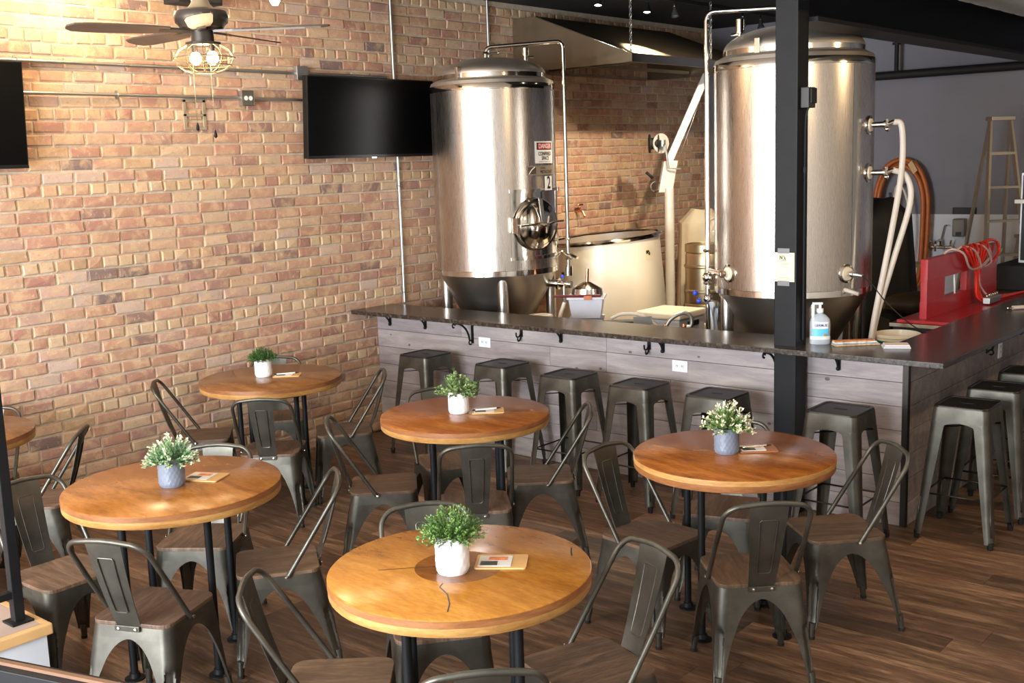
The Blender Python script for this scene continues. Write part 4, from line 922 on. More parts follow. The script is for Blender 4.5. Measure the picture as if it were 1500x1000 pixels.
obj('faded_label', patch(R2, 12, 22, 1.29, 1.47, 0.0012, 4), plain('faded', (150, 132, 116), 0.5, 0.5, 0.3, 40), T2)
def port(par, a, z, r, ln=0.09):
    d = Vector((math.cos(math.radians(a)), math.sin(math.radians(a)), 0)); M = d.to_track_quat('Z', 'Y').to_matrix().to_4x4(); M.translation = d*r + Vector((0, 0, z))
    o = obj('port', MB().lathe([(0.062, -0.004), (0.062, 0.006), (0.05, 0.010), (0.046, 0.006), (0.0001, 0.006)], 24).xf(M), M_STEEL_P, par)
    obj('port_disc', MB().lathe([(0.044, 0.005), (0.042, 0.016), (0.0001, 0.018)], 20).xf(M), M_CREAM, o)
    obj('port_neck', MB().lathe([(0.018, 0.012), (0.018, ln), (0.026, ln), (0.026, ln+0.015), (0.0001, ln+0.015)], 14).xf(M), M_STEEL_P, o)
    return o, d
for z, drop in ((2.325, 0), (2.017, 1)):
    o, d = port(T2, 2, z, R2, 0.10); e = d*(R2+0.12) + Vector((0, 0, z))
    obj('tap', MB().tube([e, e+Vector((0.03, 0.03, 0.015))], 0.014, 10).sphere(tuple(e+Vector((0, 0, -0.03))), 0.018).tube([e+Vector((0, 0, 0.035)), e+Vector((0, 0, -0.04))], 0.009, 8), M_STEEL_P, o)
    if drop == 0: pts = [e+Vector((0.03, 0.03, 0.015)), e+Vector((0.075, 0.05, -0.02)), e+Vector((0.08, 0.05, -0.3)), e+Vector((0.04, -0.02, -0.75)), e+Vector((-0.02, -0.12, -1.3)), e+Vector((-0.04, -0.18, -1.7))]
    else: pts = [e+Vector((0.03, 0.03, 0.015)), e+Vector((0.10, 0.08, -0.03)), e+Vector((0.13, 0.08, -0.2)), e+Vector((0.05, 0.0, -0.6)), e+Vector((-0.02, -0.1, -1.0)), e+Vector((-0.04, -0.15, -1.4))]
    obj('sight_hose', MB().tube(catmull(pts), 0.020, 10), M_HOSEW, o)
o, d = port(T2, -23, 1.372, R2, 0.06)
obj('probe', MB().tube([d*(R2+0.06)+Vector((0, 0, 1.372)), d*(R2+0.12)+Vector((0.01, 0.02, 1.365))], [0.022, 0.012], 10), M_GALV, o)
e = d*(R2+0.12)+Vector((0.01, 0.02, 1.365))
obj('probe_cable', MB().tube(catmull([e, e+Vector((0.06, 0.02, -0.06)), e+Vector((0.15, 0.05, -0.18)), e+Vector((0.30, 0.05, -0.30)), e+Vector((0.46, -0.1, -0.33))]), 0.004, 6), M_INK, o)
obj('sample_tap', MB().tube([d*(R2+0.02)+Vector((-0.04, 0, 1.27)), d*(R2+0.07)+Vector((0.02, 0.03, 1.24))], 0.014, 8), M_HOSEW, o)
o, d = port(T2, -115, 1.372, R2, 0.05)
vq = obj('valve_cluster', MB().tube([d*(R2+0.05)+Vector((0, 0, 1.372)), (-0.50, -0.26, 1.36)], 0.02, 10).sphere((-0.52, -0.255, 1.31), 0.04).sphere((-0.52, -0.255, 1.16), 0.036).tube([(-0.52, -0.255, 1.14), (-0.40, -0.33, 1.13)], 0.024, 10), M_STEEL_P, T2)
for dz in (0.0, -0.055): obj('blue_knob', MB().sphere((-0.565-0.03*(dz == 0), -0.30, 1.20+dz), 0.018), M_BLUE, vq)
t = thing('cleaning_rag', 'pale grey rag hanging from the valve of the column-side fermenter', 'rag', (2.74, 0.66, 0.95))
rg = MB(); vs = []
for i in range(9):
    for j in range(5): vs.append((0.02*math.sin(j*1.9+i*0.3)+0.008*i*0.3, -0.04+0.022*j*(1-0.03*i), 0.2-0.034*i))
obj('cloth', rg.add(vs, [(i*5+j, i*5+j+1, (i+1)*5+j+1, (i+1)*5+j) for i in range(8) for j in range(4)], True), plain('rag', (186, 192, 200), 0.9, 0, 0.08), t, thick=0.004)

# cable box on the column
t = thing('cable_box', 'small dark switch box fixed to the black column', 'switch box', (3.79, -0.1, 2.47))
obj('box', MB().box(0, 0.05, -0.045, 0.045, -0.055, 0.06), plain('dark_grey', (50, 48, 46), 0.5), t, bevel=0.004); obj('cover', MB().box(0.05, 0.062, -0.03, 0.04, -0.03, 0.055), M_BLACKM, t, bevel=0.004)
obj('cable', MB().tube(catmull([(0.03, 0, -0.05), (0.012, 0.0, -0.12), (0.008, 0.0, -0.4), (0.006, 0, -1.4)]), 0.006, 8), M_BLACKM, t); obj('cable_tie', MB().cyl((0.008, 0), 0.012, -0.42, -0.39, 10), M_BLACKM, t)
# poster on the column
t = thing('notice_card', 'pale yellow notice card taped to the black column', 'notice', (3.711, -0.179, 1.504))
obj('card', MB().box(-0.062, 0.066, -0.0012, 0, -0.084, 0.086), M_YELLOW, t)
for z in (0.096, -0.094): obj('tape', MB().box(-0.04, 0.035, -0.0018, -0.0008, z-0.015, z+0.015), plain('tape', (110, 110, 112), 0.3), t)
lg_ = MB(); 
for (x0, z0, x1, z1) in ((-0.024, 0.045, -0.024, 0.068), (-0.024, 0.068, -0.012, 0.048), (-0.012, 0.048, -0.010, 0.07), (-0.004, 0.068, 0.010, 0.052), (0.002, 0.055, 0.012, 0.040), (-0.008, 0.046, 0.004, 0.040)): lg_.tube([(x0, -0.0022, z0), (x1, -0.0022, z1)], 0.0022, 6)
obj('hop_emblem', lg_, plain('olive_ink', (60, 68, 44), 0.6), t)
ln_ = MB()
for i, (z, w_) in enumerate(((0.018, 0.026), (-0.064, 0.03))):
    x = -w_
    while x < w_: ln_.box(x, x+0.006, -0.0018, -0.0011, z, z+0.005); x += 0.0085
obj('small_print', ln_, plain('grey_ink', (150, 140, 110), 0.7), t)

# ------------------------------------------------------------------ brewing area furniture and gear
TC = Vector((1.0, 2.0, 0.09)); ax_ = Vector((-FW.x, -FW.y, 0)).normalized()
tun = thing('mash_tun', 'large open cream enamel mash tun with steel rim, leaning slightly', 'mash tun', TC)
tun.rotation_mode = 'QUATERNION'; tun.rotation_quaternion = Matrix.Rotation(math.radians(4.5), 3, ax_).to_quaternion()
obj('body', MB().lathe([(0.0001, 0.0), (0.48, 0.0), (0.50, 0.02), (0.485, 1.36)], 80), M_CREAM, tun)
obj('liner', MB().lathe([(0.475, 1.385), (0.465, 0.7), (0.0001, 0.68)], 80), M_STEEL_C, tun)
obj('rim', MB().lathe([(0.475, 1.36), (0.50, 1.365), (0.508, 1.382), (0.50, 1.397), (0.475, 1.40)], 80), M_STEEL_P, tun)
la = -7; lb_ = obj('maker_label', patch(0.487, la-4, la+4, 1.18, 1.29, 0.002), M_YELLOW, tun, label='small yellow emblem label')
em = MB()
for (a0, z0, a1, z1) in ((la-2.6, 1.235, la-2.4, 1.262), (la-2.4, 1.262, la-0.8, 1.238), (la-0.8, 1.238, la-0.6, 1.264), (la+0.3, 1.262, la+2.4, 1.232), (la+0.2, 1.235, la+1.8, 1.222)):
    em.tube([on(0, 0.4915, a0, z0), on(0, 0.4915, a1, z1)], 0.004, 6)
obj('label_emblem', em, M_INK, lb_)
l2 = obj('small_label', patch(0.489, -109, -104, 1.10, 1.15, 0.003), plain('grey_label', (150, 150, 150), 0.5), tun)
obj('label_print', patch(0.489, -108.4, -104.6, 1.107, 1.143, 0.0045), M_INK, l2)
for k in range(3):
    p = on(0, 0.36, 30+120*k, 0); obj('leg', MB().tube([(p.x, p.y, -0.05), (p.x, p.y, 0.01)], 0.03, 12), M_STEEL, tun)
t = thing('wall_tap', 'brass tap on the brick wall above the mash tun', 'tap', (0.0, 2.72, 1.66))
obj('body', MB().tube([(0.0, 0, 0), (0.09, 0, 0)], 0.013, 10).tube([(0.09, 0, 0), (0.12, 0, -0.06)], 0.012, 10), M_COPPER, t); obj('handle', MB().tube([(0.06, -0.045, 0.06), (0.06, 0.045, 0.06)], 0.009, 8).tube([(0.06, 0, 0), (0.06, 0, 0.06)], 0.006, 8), M_COPPER, t)

# exhaust hood
hood = thing('exhaust_hood', 'stainless sloped exhaust hood hanging by chains from the ceiling', 'hood', (0, 1.84, 2.96))
HL = 2.2; HP = [(0.002, 0.0), (1.296, 0.0), (1.296, 0.07), (0.28, 0.472), (0.002, 0.472)]
for nm, y in (('side_panel', 0.0), ('side_panel', HL)):
    obj(nm, MB().add([(x, y, z) for x, z in HP], [(0, 1, 2, 3, 4)]), M_STEEL_H, hood, thick=0.004)
def hp(nm, a, b, mt=None): obj(nm, MB().add([(a[0], 0, a[1]), (b[0], 0, b[1]), (b[0], HL, b[1]), (a[0], HL, a[1])], [(0, 1, 2, 3)]), mt or M_STEEL_H, hood, thick=0.004)
hp('slope_panel', HP[2], HP[3]); hp('top_panel', HP[3], HP[4]); hp('front_lip', HP[1], HP[2], M_STEEL_P)
hp('gutter', (1.296, 0.0), (1.235, 0.006)); hp('gutter', (0.10, 0.0), (0.002, 0.0))
obj('corner_seam', MB().tube([(0.28, -0.004, 0.472), (1.296, -0.004, 0.07)], 0.006, 8), M_STEEL_P, hood)
obj('filter_rail', MB().box(0.05, 1.25, 0.45, 0.48, 0.03, 0.06), M_STEEL_H, hood); obj('filter_rail', MB().box(0.5, 0.53, 0.02, HL-0.02, 0.03, 0.06), M_STEEL_H, hood)
for yy in (0.06, 1.38):
    ch_ = MB(); z = 0.09; k = 0
    while z < CEIL-2.96-0.02:
        e1 = Vector((0.010, 0, 0)) if k % 2 else Vector((0, 0.010, 0))
        ch_.tube([Vector((1.25, yy, z)) + e1*math.cos(q) + Vector((0, 0, 0.021*math.sin(q))) for q in [2*PI*i/10 for i in range(10)]], 0.0034, 6, closed=True); z += 0.033; k += 1
    o = obj('chain', ch_, M_GALV, hood); o['kind'] = 'stuff'

# davit crane
cr = thing('davit_crane', 'pale grey lifting crane with hand winch beside the brick wall', 'crane', (0.85, 3.11, 0))
M_CRANE = plain('crane_grey', (212, 208, 196), 0.4, 0.1, 0.05)
obj('base_plate', MB().box(-0.09, 0.07, -0.15, 0.15, 0, 0.015), M_CRANE, cr); obj('mast', MB().tube([(0, 0, 0.015), (0, 0, 1.86)], 0.046, 20), M_CRANE, cr)
kn = obj('knuckle', MB().obox((-0.03, 0.02, 1.97), (0.05, 0.045, 0.0), (-0.03, 0.03, 0), (0.02, 0.02, 0.15)), M_CRANE, cr, bevel=0.01)
obj('lock_handle', MB().tube([(-0.12, -0.10, 1.96), (-0.17, -0.14, 2.02)], 0.014, 8), M_BLACKM, kn); obj('pin_ring', MB().tube([Vector((-0.10, -0.08, 1.88)) + 0.05*(math.cos(q)*Vector((0.76, 0.65, 0)) + math.sin(q)*Vector((0, 0, 1))) for q in [2*PI*i/16 for i in range(16)]], 0.006, 6, closed=True), M_STEEL_P, kn)
b0, b1 = Vector((-0.05, 0.03, 2.06)), Vector((0.17, 0.42, 2.93)); dv = (b1-b0).normalized(); sv = Vector((0.76, 0.65, 0)); nv = dv.cross(sv).normalized(); sv = nv.cross(dv).normalized()
bo = obj('boom', MB().obox((b0+b1)/2, sv*0.036, nv*0.03, dv*(b1-b0).length/2), M_CRANE, cr, bevel=0.006)
wc_ = Vector((-0.10, 0.02, 2.29)); va = Vector((0.64, -0.76, 0))
obj('winch_drum', MB().lathe([(0.0001, -0.06), (0.09, -0.06), (0.09, -0.05), (0.055, -0.048), (0.055, 0.02), (0.09, 0.022), (0.09, 0.03), (0.0001, 0.03)], 24).xf(Matrix.Translation(wc_ + Vector((-0.04, -0.04, 0))) @ Vector((0.76, 0.65, 0)).to_track_quat('Z', 'Y').to_matrix().to_4x4()), M_BLACKM, bo)
obj('winch_plate', MB().lathe([(0.0001, 0.0), (0.095, 0.0), (0.095, 0.012), (0.0001, 0.012)], 24).xf(Matrix.Translation(wc_ + Vector((0.0, -0.01, 0))) @ Vector((0.85, -0.3, 0)).to_track_quat('Z', 'Y').to_matrix().to_4x4()), M_CRANE, bo)
obj('winch_crank', MB().tube([wc_ + Vector((0.02, -0.03, 0)), wc_ + Vector((0.10, -0.08, -0.02)), wc_ + Vector((0.12, -0.06, -0.24)), wc_ + Vector((0.22, 0.0, -0.25))], 0.010, 8), M_GALV, bo)
obj('winch_gear', MB().cyl((wc_.x+0.05, wc_.y-0.05), 0.03, wc_.z-0.03, wc_.z+0.03, 14), M_GALV, bo)
obj('red_brake', MB().sphere((wc_.x+0.06, wc_.y, wc_.z-0.17), 0.022), M_RED, bo)
obj('lift_cable', MB().tube([(0.19, 0.40, 2.88), (0.06, 0.10, 2.16)], 0.004, 6), M_GALV, bo)

def keg(loc, label):
    t = thing('beer_keg', label, 'keg', loc, 0.5, 'stacked beer kegs')
    r = 0.198
    obj('body', MB().lathe([(0.0001, 0.05), (r-0.04, 0.055), (r-0.012, 0.085), (r-0.008, 0.11), (r-0.006, 0.19), (r+0.006, 0.20), (r+0.006, 0.215), (r-0.006, 0.225), (r-0.006, 0.43), (r+0.006, 0.44), (r+0.006, 0.455), (r-0.006, 0.465), (r-0.008, 0.55), (r-0.02, 0.58), (r-0.06, 0.605), (0.0001, 0.615)], 56), M_KEG, t)
    obj('lower_chime', MB().lathe([(r-0.008, 0.0), (r, 0.004), (r, 0.075), (r-0.012, 0.085)], 56), M_KEG, t, thick=0.004)
    obj('upper_chime', MB().lathe([(r-0.02, 0.575), (r-0.004, 0.585), (r-0.004, 0.655), (r-0.012, 0.66)], 56), M_KEG, t, thick=0.004)
    for k in range(2): obj('grip_hole', patch(r, -70+k*110, -50+k*110, 0.022, 0.05, 0.0025, 4), M_INK, t)
    obj('coupler', MB().cyl((0, 0), 0.035, 0.61, 0.64, 16), M_STEEL_P, t)
keg((1.155, 3.26, 0.0), 'steel beer keg on the floor under another keg'); keg((1.155, 3.26, 0.662), 'steel beer keg on top of another keg behind the bar')

def cover(c, w, d, h, seed, top=0.7):
    rn = random.Random(seed); m = MB(); seg = 48; nz = 14; vs = []
    ph = [rn.uniform(0, 6.28) for _ in range(5)]
    for i in range(nz+1):
        k = i/nz; z = h*k; s_ = (1-(1-top)*k) * (1 if k < 0.93 else (1-((k-0.93)/0.07)**2*0.5))
        for j in range(seg):
            a = 2*PI*j/seg; e = 0.55; cx = math.copysign(abs(math.cos(a))**e, math.cos(a)); sy = math.copysign(abs(math.sin(a))**e, math.sin(a))
            f = 1 + (1-k*0.7)*0.05*(math.sin(7*a+ph[0]) + 0.6*math.sin(13*a+ph[1]+2*k) + 0.4*math.sin(21*a+ph[2]))
            vs.append((cx*w*s_*f, sy*d*s_*f, z + (0.02*math.sin(3*a+ph[3]) if i == nz else 0)))
    vs.append((0, 0, h+0.01)); n = len(vs)-1
    fs = [(i*seg+j, i*seg+(j+1) % seg, (i+1)*seg+(j+1) % seg, (i+1)*seg+j) for i in range(nz) for j in range(seg)] + [(nz*seg+j, nz*seg+(j+1) % seg, n) for j in range(seg)]
    return m.add(vs, fs, True)
o = tag(obj('canvas_cover', cover((0, 0), 0.27, 0.27, 1.60, 4, 0.82), M_CANVAS), 'cream canvas cover draped over equipment behind the kegs', 'canvas cover'); o.location = (0.72, 3.92, 0); o.rotation_euler = (0, 0, 0.6)
t = thing('pedestal_fan', 'cream round pedestal fan between the kegs and the canvas cover', 'fan', (1.12, 3.62, 0), 0)
obj('base', MB().cyl((0, 0), 0.13, 0, 0.02, 24), M_CANVAS, t); obj('pole', MB().tube([(0, 0, 0.02), (0, 0, 1.40)], 0.012, 10), M_CANVAS, t)
MF = Matrix.Translation((0, -0.03, 1.42)) @ Vector((0.55, -0.83, 0.0)).to_track_quat('Z', 'Y').to_matrix().to_4x4()
gd = MB().lathe([(0.0001, -0.02), (0.135, -0.015), (0.142, 0.0), (0.135, 0.01)], 40); obj('housing', gd.xf(MF), M_CANVAS, t)
gw = MB()
for k in range(8): gw.tube([(0.02*math.cos(k*PI/4), 0.02*math.sin(k*PI/4), 0.03), (0.138*math.cos(k*PI/4), 0.138*math.sin(k*PI/4), 0.012)], 0.003, 6)
gw.tube([(0.08*math.cos(q), 0.08*math.sin(q), 0.023) for q in [2*PI*i/28 for i in range(28)]], 0.003, 6, closed=True); gw.cyl((0, 0), 0.025, 0.01, 0.035, 16)
obj('guard', gw.xf(MF), M_GALV, t)

# work table behind the bar with tub, still head, pump and hoses
t = thing('work_table', 'stainless work table behind the bar', 'table', (1.75, 0.72, 0))
obj('tabletop', MB().box(-0.53, 0.55, -0.42, 0.42, 0.82, 0.85), M_STEEL_H, t, bevel=0.003)
for sx in (-0.49, 0.51):
    for sy in (-0.38, 0.38): obj('leg', MB().tube([(sx, sy, 0), (sx, sy, 0.82)], 0.018, 10), M_STEEL_H, t)
t = thing('plastic_tub', 'frosted plastic storage tub on the work table', 'tub', (1.545, 0.80, 0.851), 0.55)
obj('lower_tub', MB().lathe([(0.0001, 0), (0.17, 0.0), (0.18, 0.09), (0.19, 0.095)], 4, a0=PI/4, a1=2.25*PI, smooth=False), M_PLAST, t); obj('upper_tub', MB().lathe([(0.155, 0.098), (0.185, 0.245), (0.205, 0.248), (0.205, 0.262), (0.0001, 0.264)], 4, a0=PI/4, a1=2.25*PI, smooth=False), M_PLAST, t)
t = thing('still_head', 'steel still head with a copper pipe on the plastic tub', 'still head', (1.538, 0.815, 1.117))
obj('dome', MB().lathe([(0.12, 0.0), (0.125, 0.004), (0.118, 0.055), (0.10, 0.065), (0.03, 0.10), (0.016, 0.105), (0.0001, 0.105)], 36), M_STEEL_P, t); obj('copper_pipe', MB().tube([(0, 0, 0.10), (0.004, 0.003, 0.205)], 0.0135, 12), M_COPPER, t)
t = thing('maroon_strap', 'maroon strap lying across the plastic tub', 'strap', (1.545, 0.80, 1.1165), 0.55)
obj('band', MB().tube(catmull([(-0.24, -0.139, 0.011), (-0.13, -0.139, 0.011), (0.0, -0.139, 0.011), (0.12, -0.139, 0.011)]), 0.011, 8), M_MAROON, t); obj('orange_tag', MB().box(-0.01, 0.05, -0.154, -0.150, -0.02, 0.012), M_ORANGE, t)
t = thing('cream_bucket', 'cream bucket beside the numbered fermenter', 'bucket', (1.345, 0.46, 0.851))
obj('body', MB().lathe([(0.0001, 0), (0.085, 0), (0.098, 0.12)], 32), M_HOSEW, t); obj('lid', MB().lathe([(0.10, 0.118), (0.102, 0.13), (0.095, 0.14), (0.0001, 0.145)], 32), M_HOSEW, t)
t = thing('transfer_pump', 'small steel pump with a looped hose on the work table', 'pump', (1.885, 0.82, 0.851), 0.7)
obj('block', MB().box(-0.16, 0.10, -0.06, 0.06, 0, 0.085), plain('pump_dark', (70, 72, 76), 0.4, 0.4, 0.3, 20), t, bevel=0.006); obj('plate', MB().box(0.06, 0.20, -0.065, -0.06, 0.02, 0.12), M_GALV, t)
obj('hose', MB().tube(catmull([(-0.10, 0.02, 0.10), (-0.02, 0.0, 0.135), (0.12, -0.02, 0.125), (0.22, -0.04, 0.06), (0.25, -0.05, 0.02)]), 0.013, 10), M_HOSEW, t)
obj('hose_barb', MB().tube([(0.25, -0.05, 0.02), (0.30, -0.06, 0.02)], 0.016, 10), M_STEEL_P, t)
t = thing('braided_hose', 'looped braided steel hose standing on the work table', 'hose', (2.20, 1.06, 0.851), 0.72)
obj('loop', MB().tube(catmull([(-0.09, 0, 0.018), (-0.04, 0, 0.09), (0.05, 0, 0.13), (0.11, 0, 0.10), (0.11, 0, 0.03), (0.06, 0.01, 0.018)]), 0.016, 10), M_GALV, t)
for q in ((-0.09, 0), (0.06, 0.01)): obj('coupling', MB().sphere((q[0], q[1], 0.024), 0.023), M_COPPER, t)
t = thing('storage_chest', 'white storage chest between the mash tun and the kegs', 'chest', (1.80, 1.62, 0))
obj('body', MB().box(-0.2, 0.2, -0.2, 0.2, 0, 0.86), M_WHITEP, t, bevel=0.015); obj('lid', MB().box(-0.21, 0.21, -0.21, 0.21, 0.862, 0.92), M_CREAM, t, bevel=0.015); obj('handle', MB().box(0.205, 0.214, -0.08, 0.08, 0.80, 0.84), M_INK, t)

# grey wall side
t = thing('orange_hose', 'coiled orange hose hanging on the grey back wall', 'hose', (2.3, 5.24, 0))
obj('hook', MB().tube([(0, 0.10, 1.98), (0, -0.06, 1.98), (0, -0.08, 2.02)], 0.012, 8), M_GALV, t)
for k, (wx, top, yy) in enumerate(((0.28, 2.05, 0.0), (0.235, 1.99, -0.02), (0.255, 2.02, 0.045))):
    pts = [(-wx, yy, 0.95-0.05*k), (-wx, yy, 1.4), (-wx*0.95, yy, 1.72), (-wx*0.6, yy, top-0.08), (0, yy, top), (wx*0.6, yy, top-0.08), (wx*0.95, yy, 1.72), (wx, yy, 1.4), (wx*0.9, yy, 0.9), (wx*0.6, yy, 0.74), (0, yy, 0.68+0.03*k), (-wx*0.6, yy, 0.74), (-wx*0.93, yy, 0.86)]
    obj('coil', MB().tube(catmull(pts, 5), 0.024, 10), M_ORANGE, t)
obj('tape_band', MB().obox((0.13, 0.01, 1.97), (0.02, 0, 0.02), (0, 0.06, 0), (-0.03, 0, 0.05)), M_TRIM, t)
t = thing('cream_hose', 'thin cream hose hanging inside the orange hose coil', 'hose', (2.3, 5.16, 0))
obj('loop', MB().tube(catmull([(-0.05, 0, 1.55), (-0.02, 0, 1.78), (0.06, 0, 1.74), (0.12, 0, 1.5), (0.13, 0, 1.2), (0.10, 0, 0.95)]), 0.012, 8), M_HOSEW, t); obj('spray_head', MB().tube([(-0.05, 0, 1.55), (-0.08, -0.01, 1.72)], 0.018, 8), M_GALV, t); obj('hook', MB().tube([(0, 0.19, 1.80), (0, 0, 1.775)], 0.008, 6), M_GALV, t)
o = tag(obj('black_cover', cover((0, 0), 0.34, 0.27, 1.74, 9, 0.6), M_TARP), 'tall black tarp cover standing behind the column-side fermenter', 'tarp'); o.location = (2.93, 3.22, 0); o.rotation_euler = (0, 0, 0.7)
t = thing('sack_bundle', 'shiny brown sack lying on a dark crate', 'sack', (3.42, 2.72, 0), 0.7)
obj('crate', MB().box(-0.28, 0.3, -0.2, 0.2, 0, 0.83), M_BLACKM, t, bevel=0.01)
sk = MB(); vs = []; 
for i in range(13):
    k = i/12; rr = 0.105*math.sin(PI*min(1, max(0.02, k)))**0.35
    for j in range(16):
        a = 2*PI*j/16; vs.append((-0.27+0.54*k, rr*1.5*math.cos(a)*(1+0.05*math.sin(9*k*3+a*3)), 0.83+0.10+rr*0.95*math.sin(a)*(1+0.04*math.sin(20*k+2*a))))
sk.add(vs, [(i*16+j, i*16+(j+1) % 16, (i+1)*16+(j+1) % 16, (i+1)*16+j) for i in range(12) for j in range(16)] + [tuple(range(16))[::-1], tuple(range(192, 208))], True)
obj('sack', sk, M_BROWNBAG, t)
t = thing('round_stool', 'small white round stool by the grey wall', 'stool', (3.05, 3.86, 0))
obj('seat', MB().cyl((0, 0), 0.13, 1.11, 1.145, 28), M_CANVAS, t); obj('post', MB().tube([(0, 0, 0.02), (0, 0, 1.11)], 0.022, 12), M_STEEL_P, t); obj('base', MB().cyl((0, 0), 0.16, 0, 0.025, 28), M_STEEL_P, t)
t = thing('soap_dispenser', 'grey soap dispenser on the back wall by the ladder', 'dispenser', (2.885, YB-0.013, 1.36))
obj('case', MB().box(-0.06, 0.06, -0.10, 0, -0.09, 0.09), plain('disp_grey', (112, 108, 100), 0.35), t, bevel=0.015); obj('nozzle', MB().box(-0.02, 0.03, -0.11, -0.07, -0.075, -0.04), M_INK, t)
t = thing('wall_vent', 'flat black vent slot on the grey wall', 'vent', (2.91, YB-0.002, 1.525))
obj('frame', MB().box(-0.115, 0.115, -0.02, 0, -0.033, 0.033), M_BLACKM, t, bevel=0.003)
for k in range(3): obj('slat', MB().box(-0.10, 0.10, -0.026, -0.02, -0.022+0.018*k, -0.014+0.018*k), plain('vent_grey', (46, 44, 44), 0.5), t)
t = thing('wall_faucet', 'chrome wall faucet with lever below the vent', 'faucet', (2.70, YB-0.014, 1.16))
obj('body', MB().tube([(-0.12, -0.05, 0), (0.12, -0.05, 0)], 0.018, 10).tube([(-0.1, 0, 0), (-0.1, -0.05, 0)], 0.014, 8).tube([(0.1, 0, 0), (0.1, -0.05, 0)], 0.014, 8), M_STEEL_P, t)
obj('spout', MB().tube(fillet([(0, -0.05, 0), (0, -0.06, 0.08), (0.0, -0.2, 0.06), (0, -0.2, -0.03)], 0.03), 0.012, 8), M_STEEL_P, t)
for s in (-1, 1): obj('lever', MB().tube([(s*0.1, -0.06, 0.02), (s*0.1+0.02, -0.10, 0.07)], 0.010, 8), M_STEEL_P, t)
obj('spray_riser', MB().tube([(-0.02, -0.03, 0.0), (0.03, -0.03, 0.22), (0.06, -0.06, 0.22)], 0.007, 6), M_STEEL_P, t)

WD = Vector((0.76, 0.65, 0)); AD = Vector((-0.65, 0.76, 0))
def ladder(name, loc, H, label, group='stepladders by the grey wall'):
    t = thing(name, label, 'stepladder', loc, 0, group)
    k = H/2.4; fdir = -AD*0.42*k; w0, w1 = 0.09, 0.27*k
    def P(s, h, front=True):
        q = h/H; wd_ = w1 + (w0-w1)*q; off = fdir*(1-q) if front else AD*0.50*k*(1-q); return WD*s*wd_ + off + Vector((0, 0, h))
    for fr in (True, False):
        for s in (-1, 1):
            a, b = P(s, 0.0, fr), P(s, H, fr); d = (b-a).normalized(); n_ = d.cross(WD).normalized()
            obj('rail', MB().obox((a+b)/2, d*(b-a).length/2, WD*0.010, n_*(0.032 if fr else 0.02)), M_ALU if fr else M_ALU, t)
    n = int(H/0.29)
    for i in range(1, n):
        h = i*H/n; a, b = P(-1, h), P(1, h); obj('step', MB().obox((a+b)/2 - AD*0.01, (b-a)/2, AD*0.038, Vector((0, 0, 0.010))), M_ALU, t)
        if i % 3 == 1: a, b = P(-1, h, False), P(1, h, False); obj('rear_brace', MB().obox((a+b)/2, (b-a)/2, AD*0.008, Vector((0, 0, 0.014))), M_ALU, t)
    obj('top_cap', MB().obox(Vector((0, 0, H+0.01)), WD*0.105, AD*0.07, Vector((0, 0, 0.018))), M_ALU, t, bevel=0.004)
    return t
ladder('stepladder', (3.49, 4.46, 0), 2.39, 'tall aluminium stepladder in front of the grey wall')
ladder('stepladder', (4.22, 4.70, 0), 2.39, 'second tall aluminium stepladder partly hidden behind the first')
ladder('stepladder', (3.62, 4.99, 0), 1.30, 'short aluminium stepladder behind the tall one')

# back bar with red draught box
t = thing('back_bar', 'black under-counter back bar along the inside of the bar', 'back bar', (0, 0, 0))
obj('carcass', MB().box(3.82, 4.225, 1.22, 4.02, 0, 0.975), M_BLACKM, t, bevel=0.004); obj('counter', MB().box(3.80, 4.228, 1.20, 4.03, 0.975, 1.0), M_STEEL_H, t, bevel=0.002)
for y in (1.3, 2.05, 2.8): obj('door', MB().box(3.805, 3.82, y, y+0.7, 0.06, 0.94), plain('door_black', (26, 26, 27), 0.35), t, bevel=0.003)
t = thing('draught_stand', 'red draught line stand on the back bar', 'draught stand', (4.0, 0, 1.001))
obj('base_plate', MB().box(-0.16, 0.20, 1.23, 2.95, 0, 0.02), M_RED, t, bevel=0.003)
Y0, Y1 = 1.315, 2.79
for a, b in ((Y0, Y0+0.34), (2.10, 2.28), (Y1-0.36, Y1)): obj('upright', MB().box(-0.035, 0.01, a, b, 0.02, 0.42), M_RED, t, bevel=0.002)
obj('top_rail', MB().box(-0.037, 0.012, Y0-0.003, Y1+0.003, 0.275, 0.425), M_RED, t, bevel=0.002); obj('lower_rail', MB().box(-0.037, 0.012, Y0-0.003, Y1+0.003, 0.02, 0.135), M_RED, t, bevel=0.002)
for y in (1.86, 2.36): obj('line_drop', MB().tube([(0.0, y, 0.30), (0.005, y+0.02, 0.10)], 0.007, 8), M_WHITE, t)
rt = random.Random(5)
for i in range(7):
    y = 1.98+0.075*i; pts = [(-0.05, y+0.10, 0.40), (0.0, y+0.05, 0.455), (0.05, y, 0.42), (0.055, 2.16+0.01*i, 0.25), (0.06, 2.17+0.012*i, 0.10), (0.09, 2.22+0.012*i, 0.045), (0.12, 2.36+0.01*i, 0.04), (0.12+0.012*i, 2.60+0.05*i, 0.045)]
    obj('beer_line', MB().tube(catmull(pts, 6), 0.0085, 8), M_REDTUBE, t)
for i in range(3):
    y = 1.75+0.24*i; pts = [(-0.05, y, 0.41), (0.0, y+0.04, 0.455), (0.06, y+0.12, 0.42), (0.065, y+0.24, 0.31), (0.06, 2.2+0.06*i, 0.29), (0.05, 2.5, 0.36), (0.0, 2.52, 0.45)]
    obj('clear_line', MB().tube(catmull(pts, 6), 0.008, 8), M_CLEAR, t)
obj('clear_line', MB().tube(catmull([(0.03, 2.30, 0.28), (0.04, 2.31, 0.15), (0.09, 2.36, 0.06), (0.13, 2.40, 0.045)]), 0.008, 8), M_CLEAR, t)
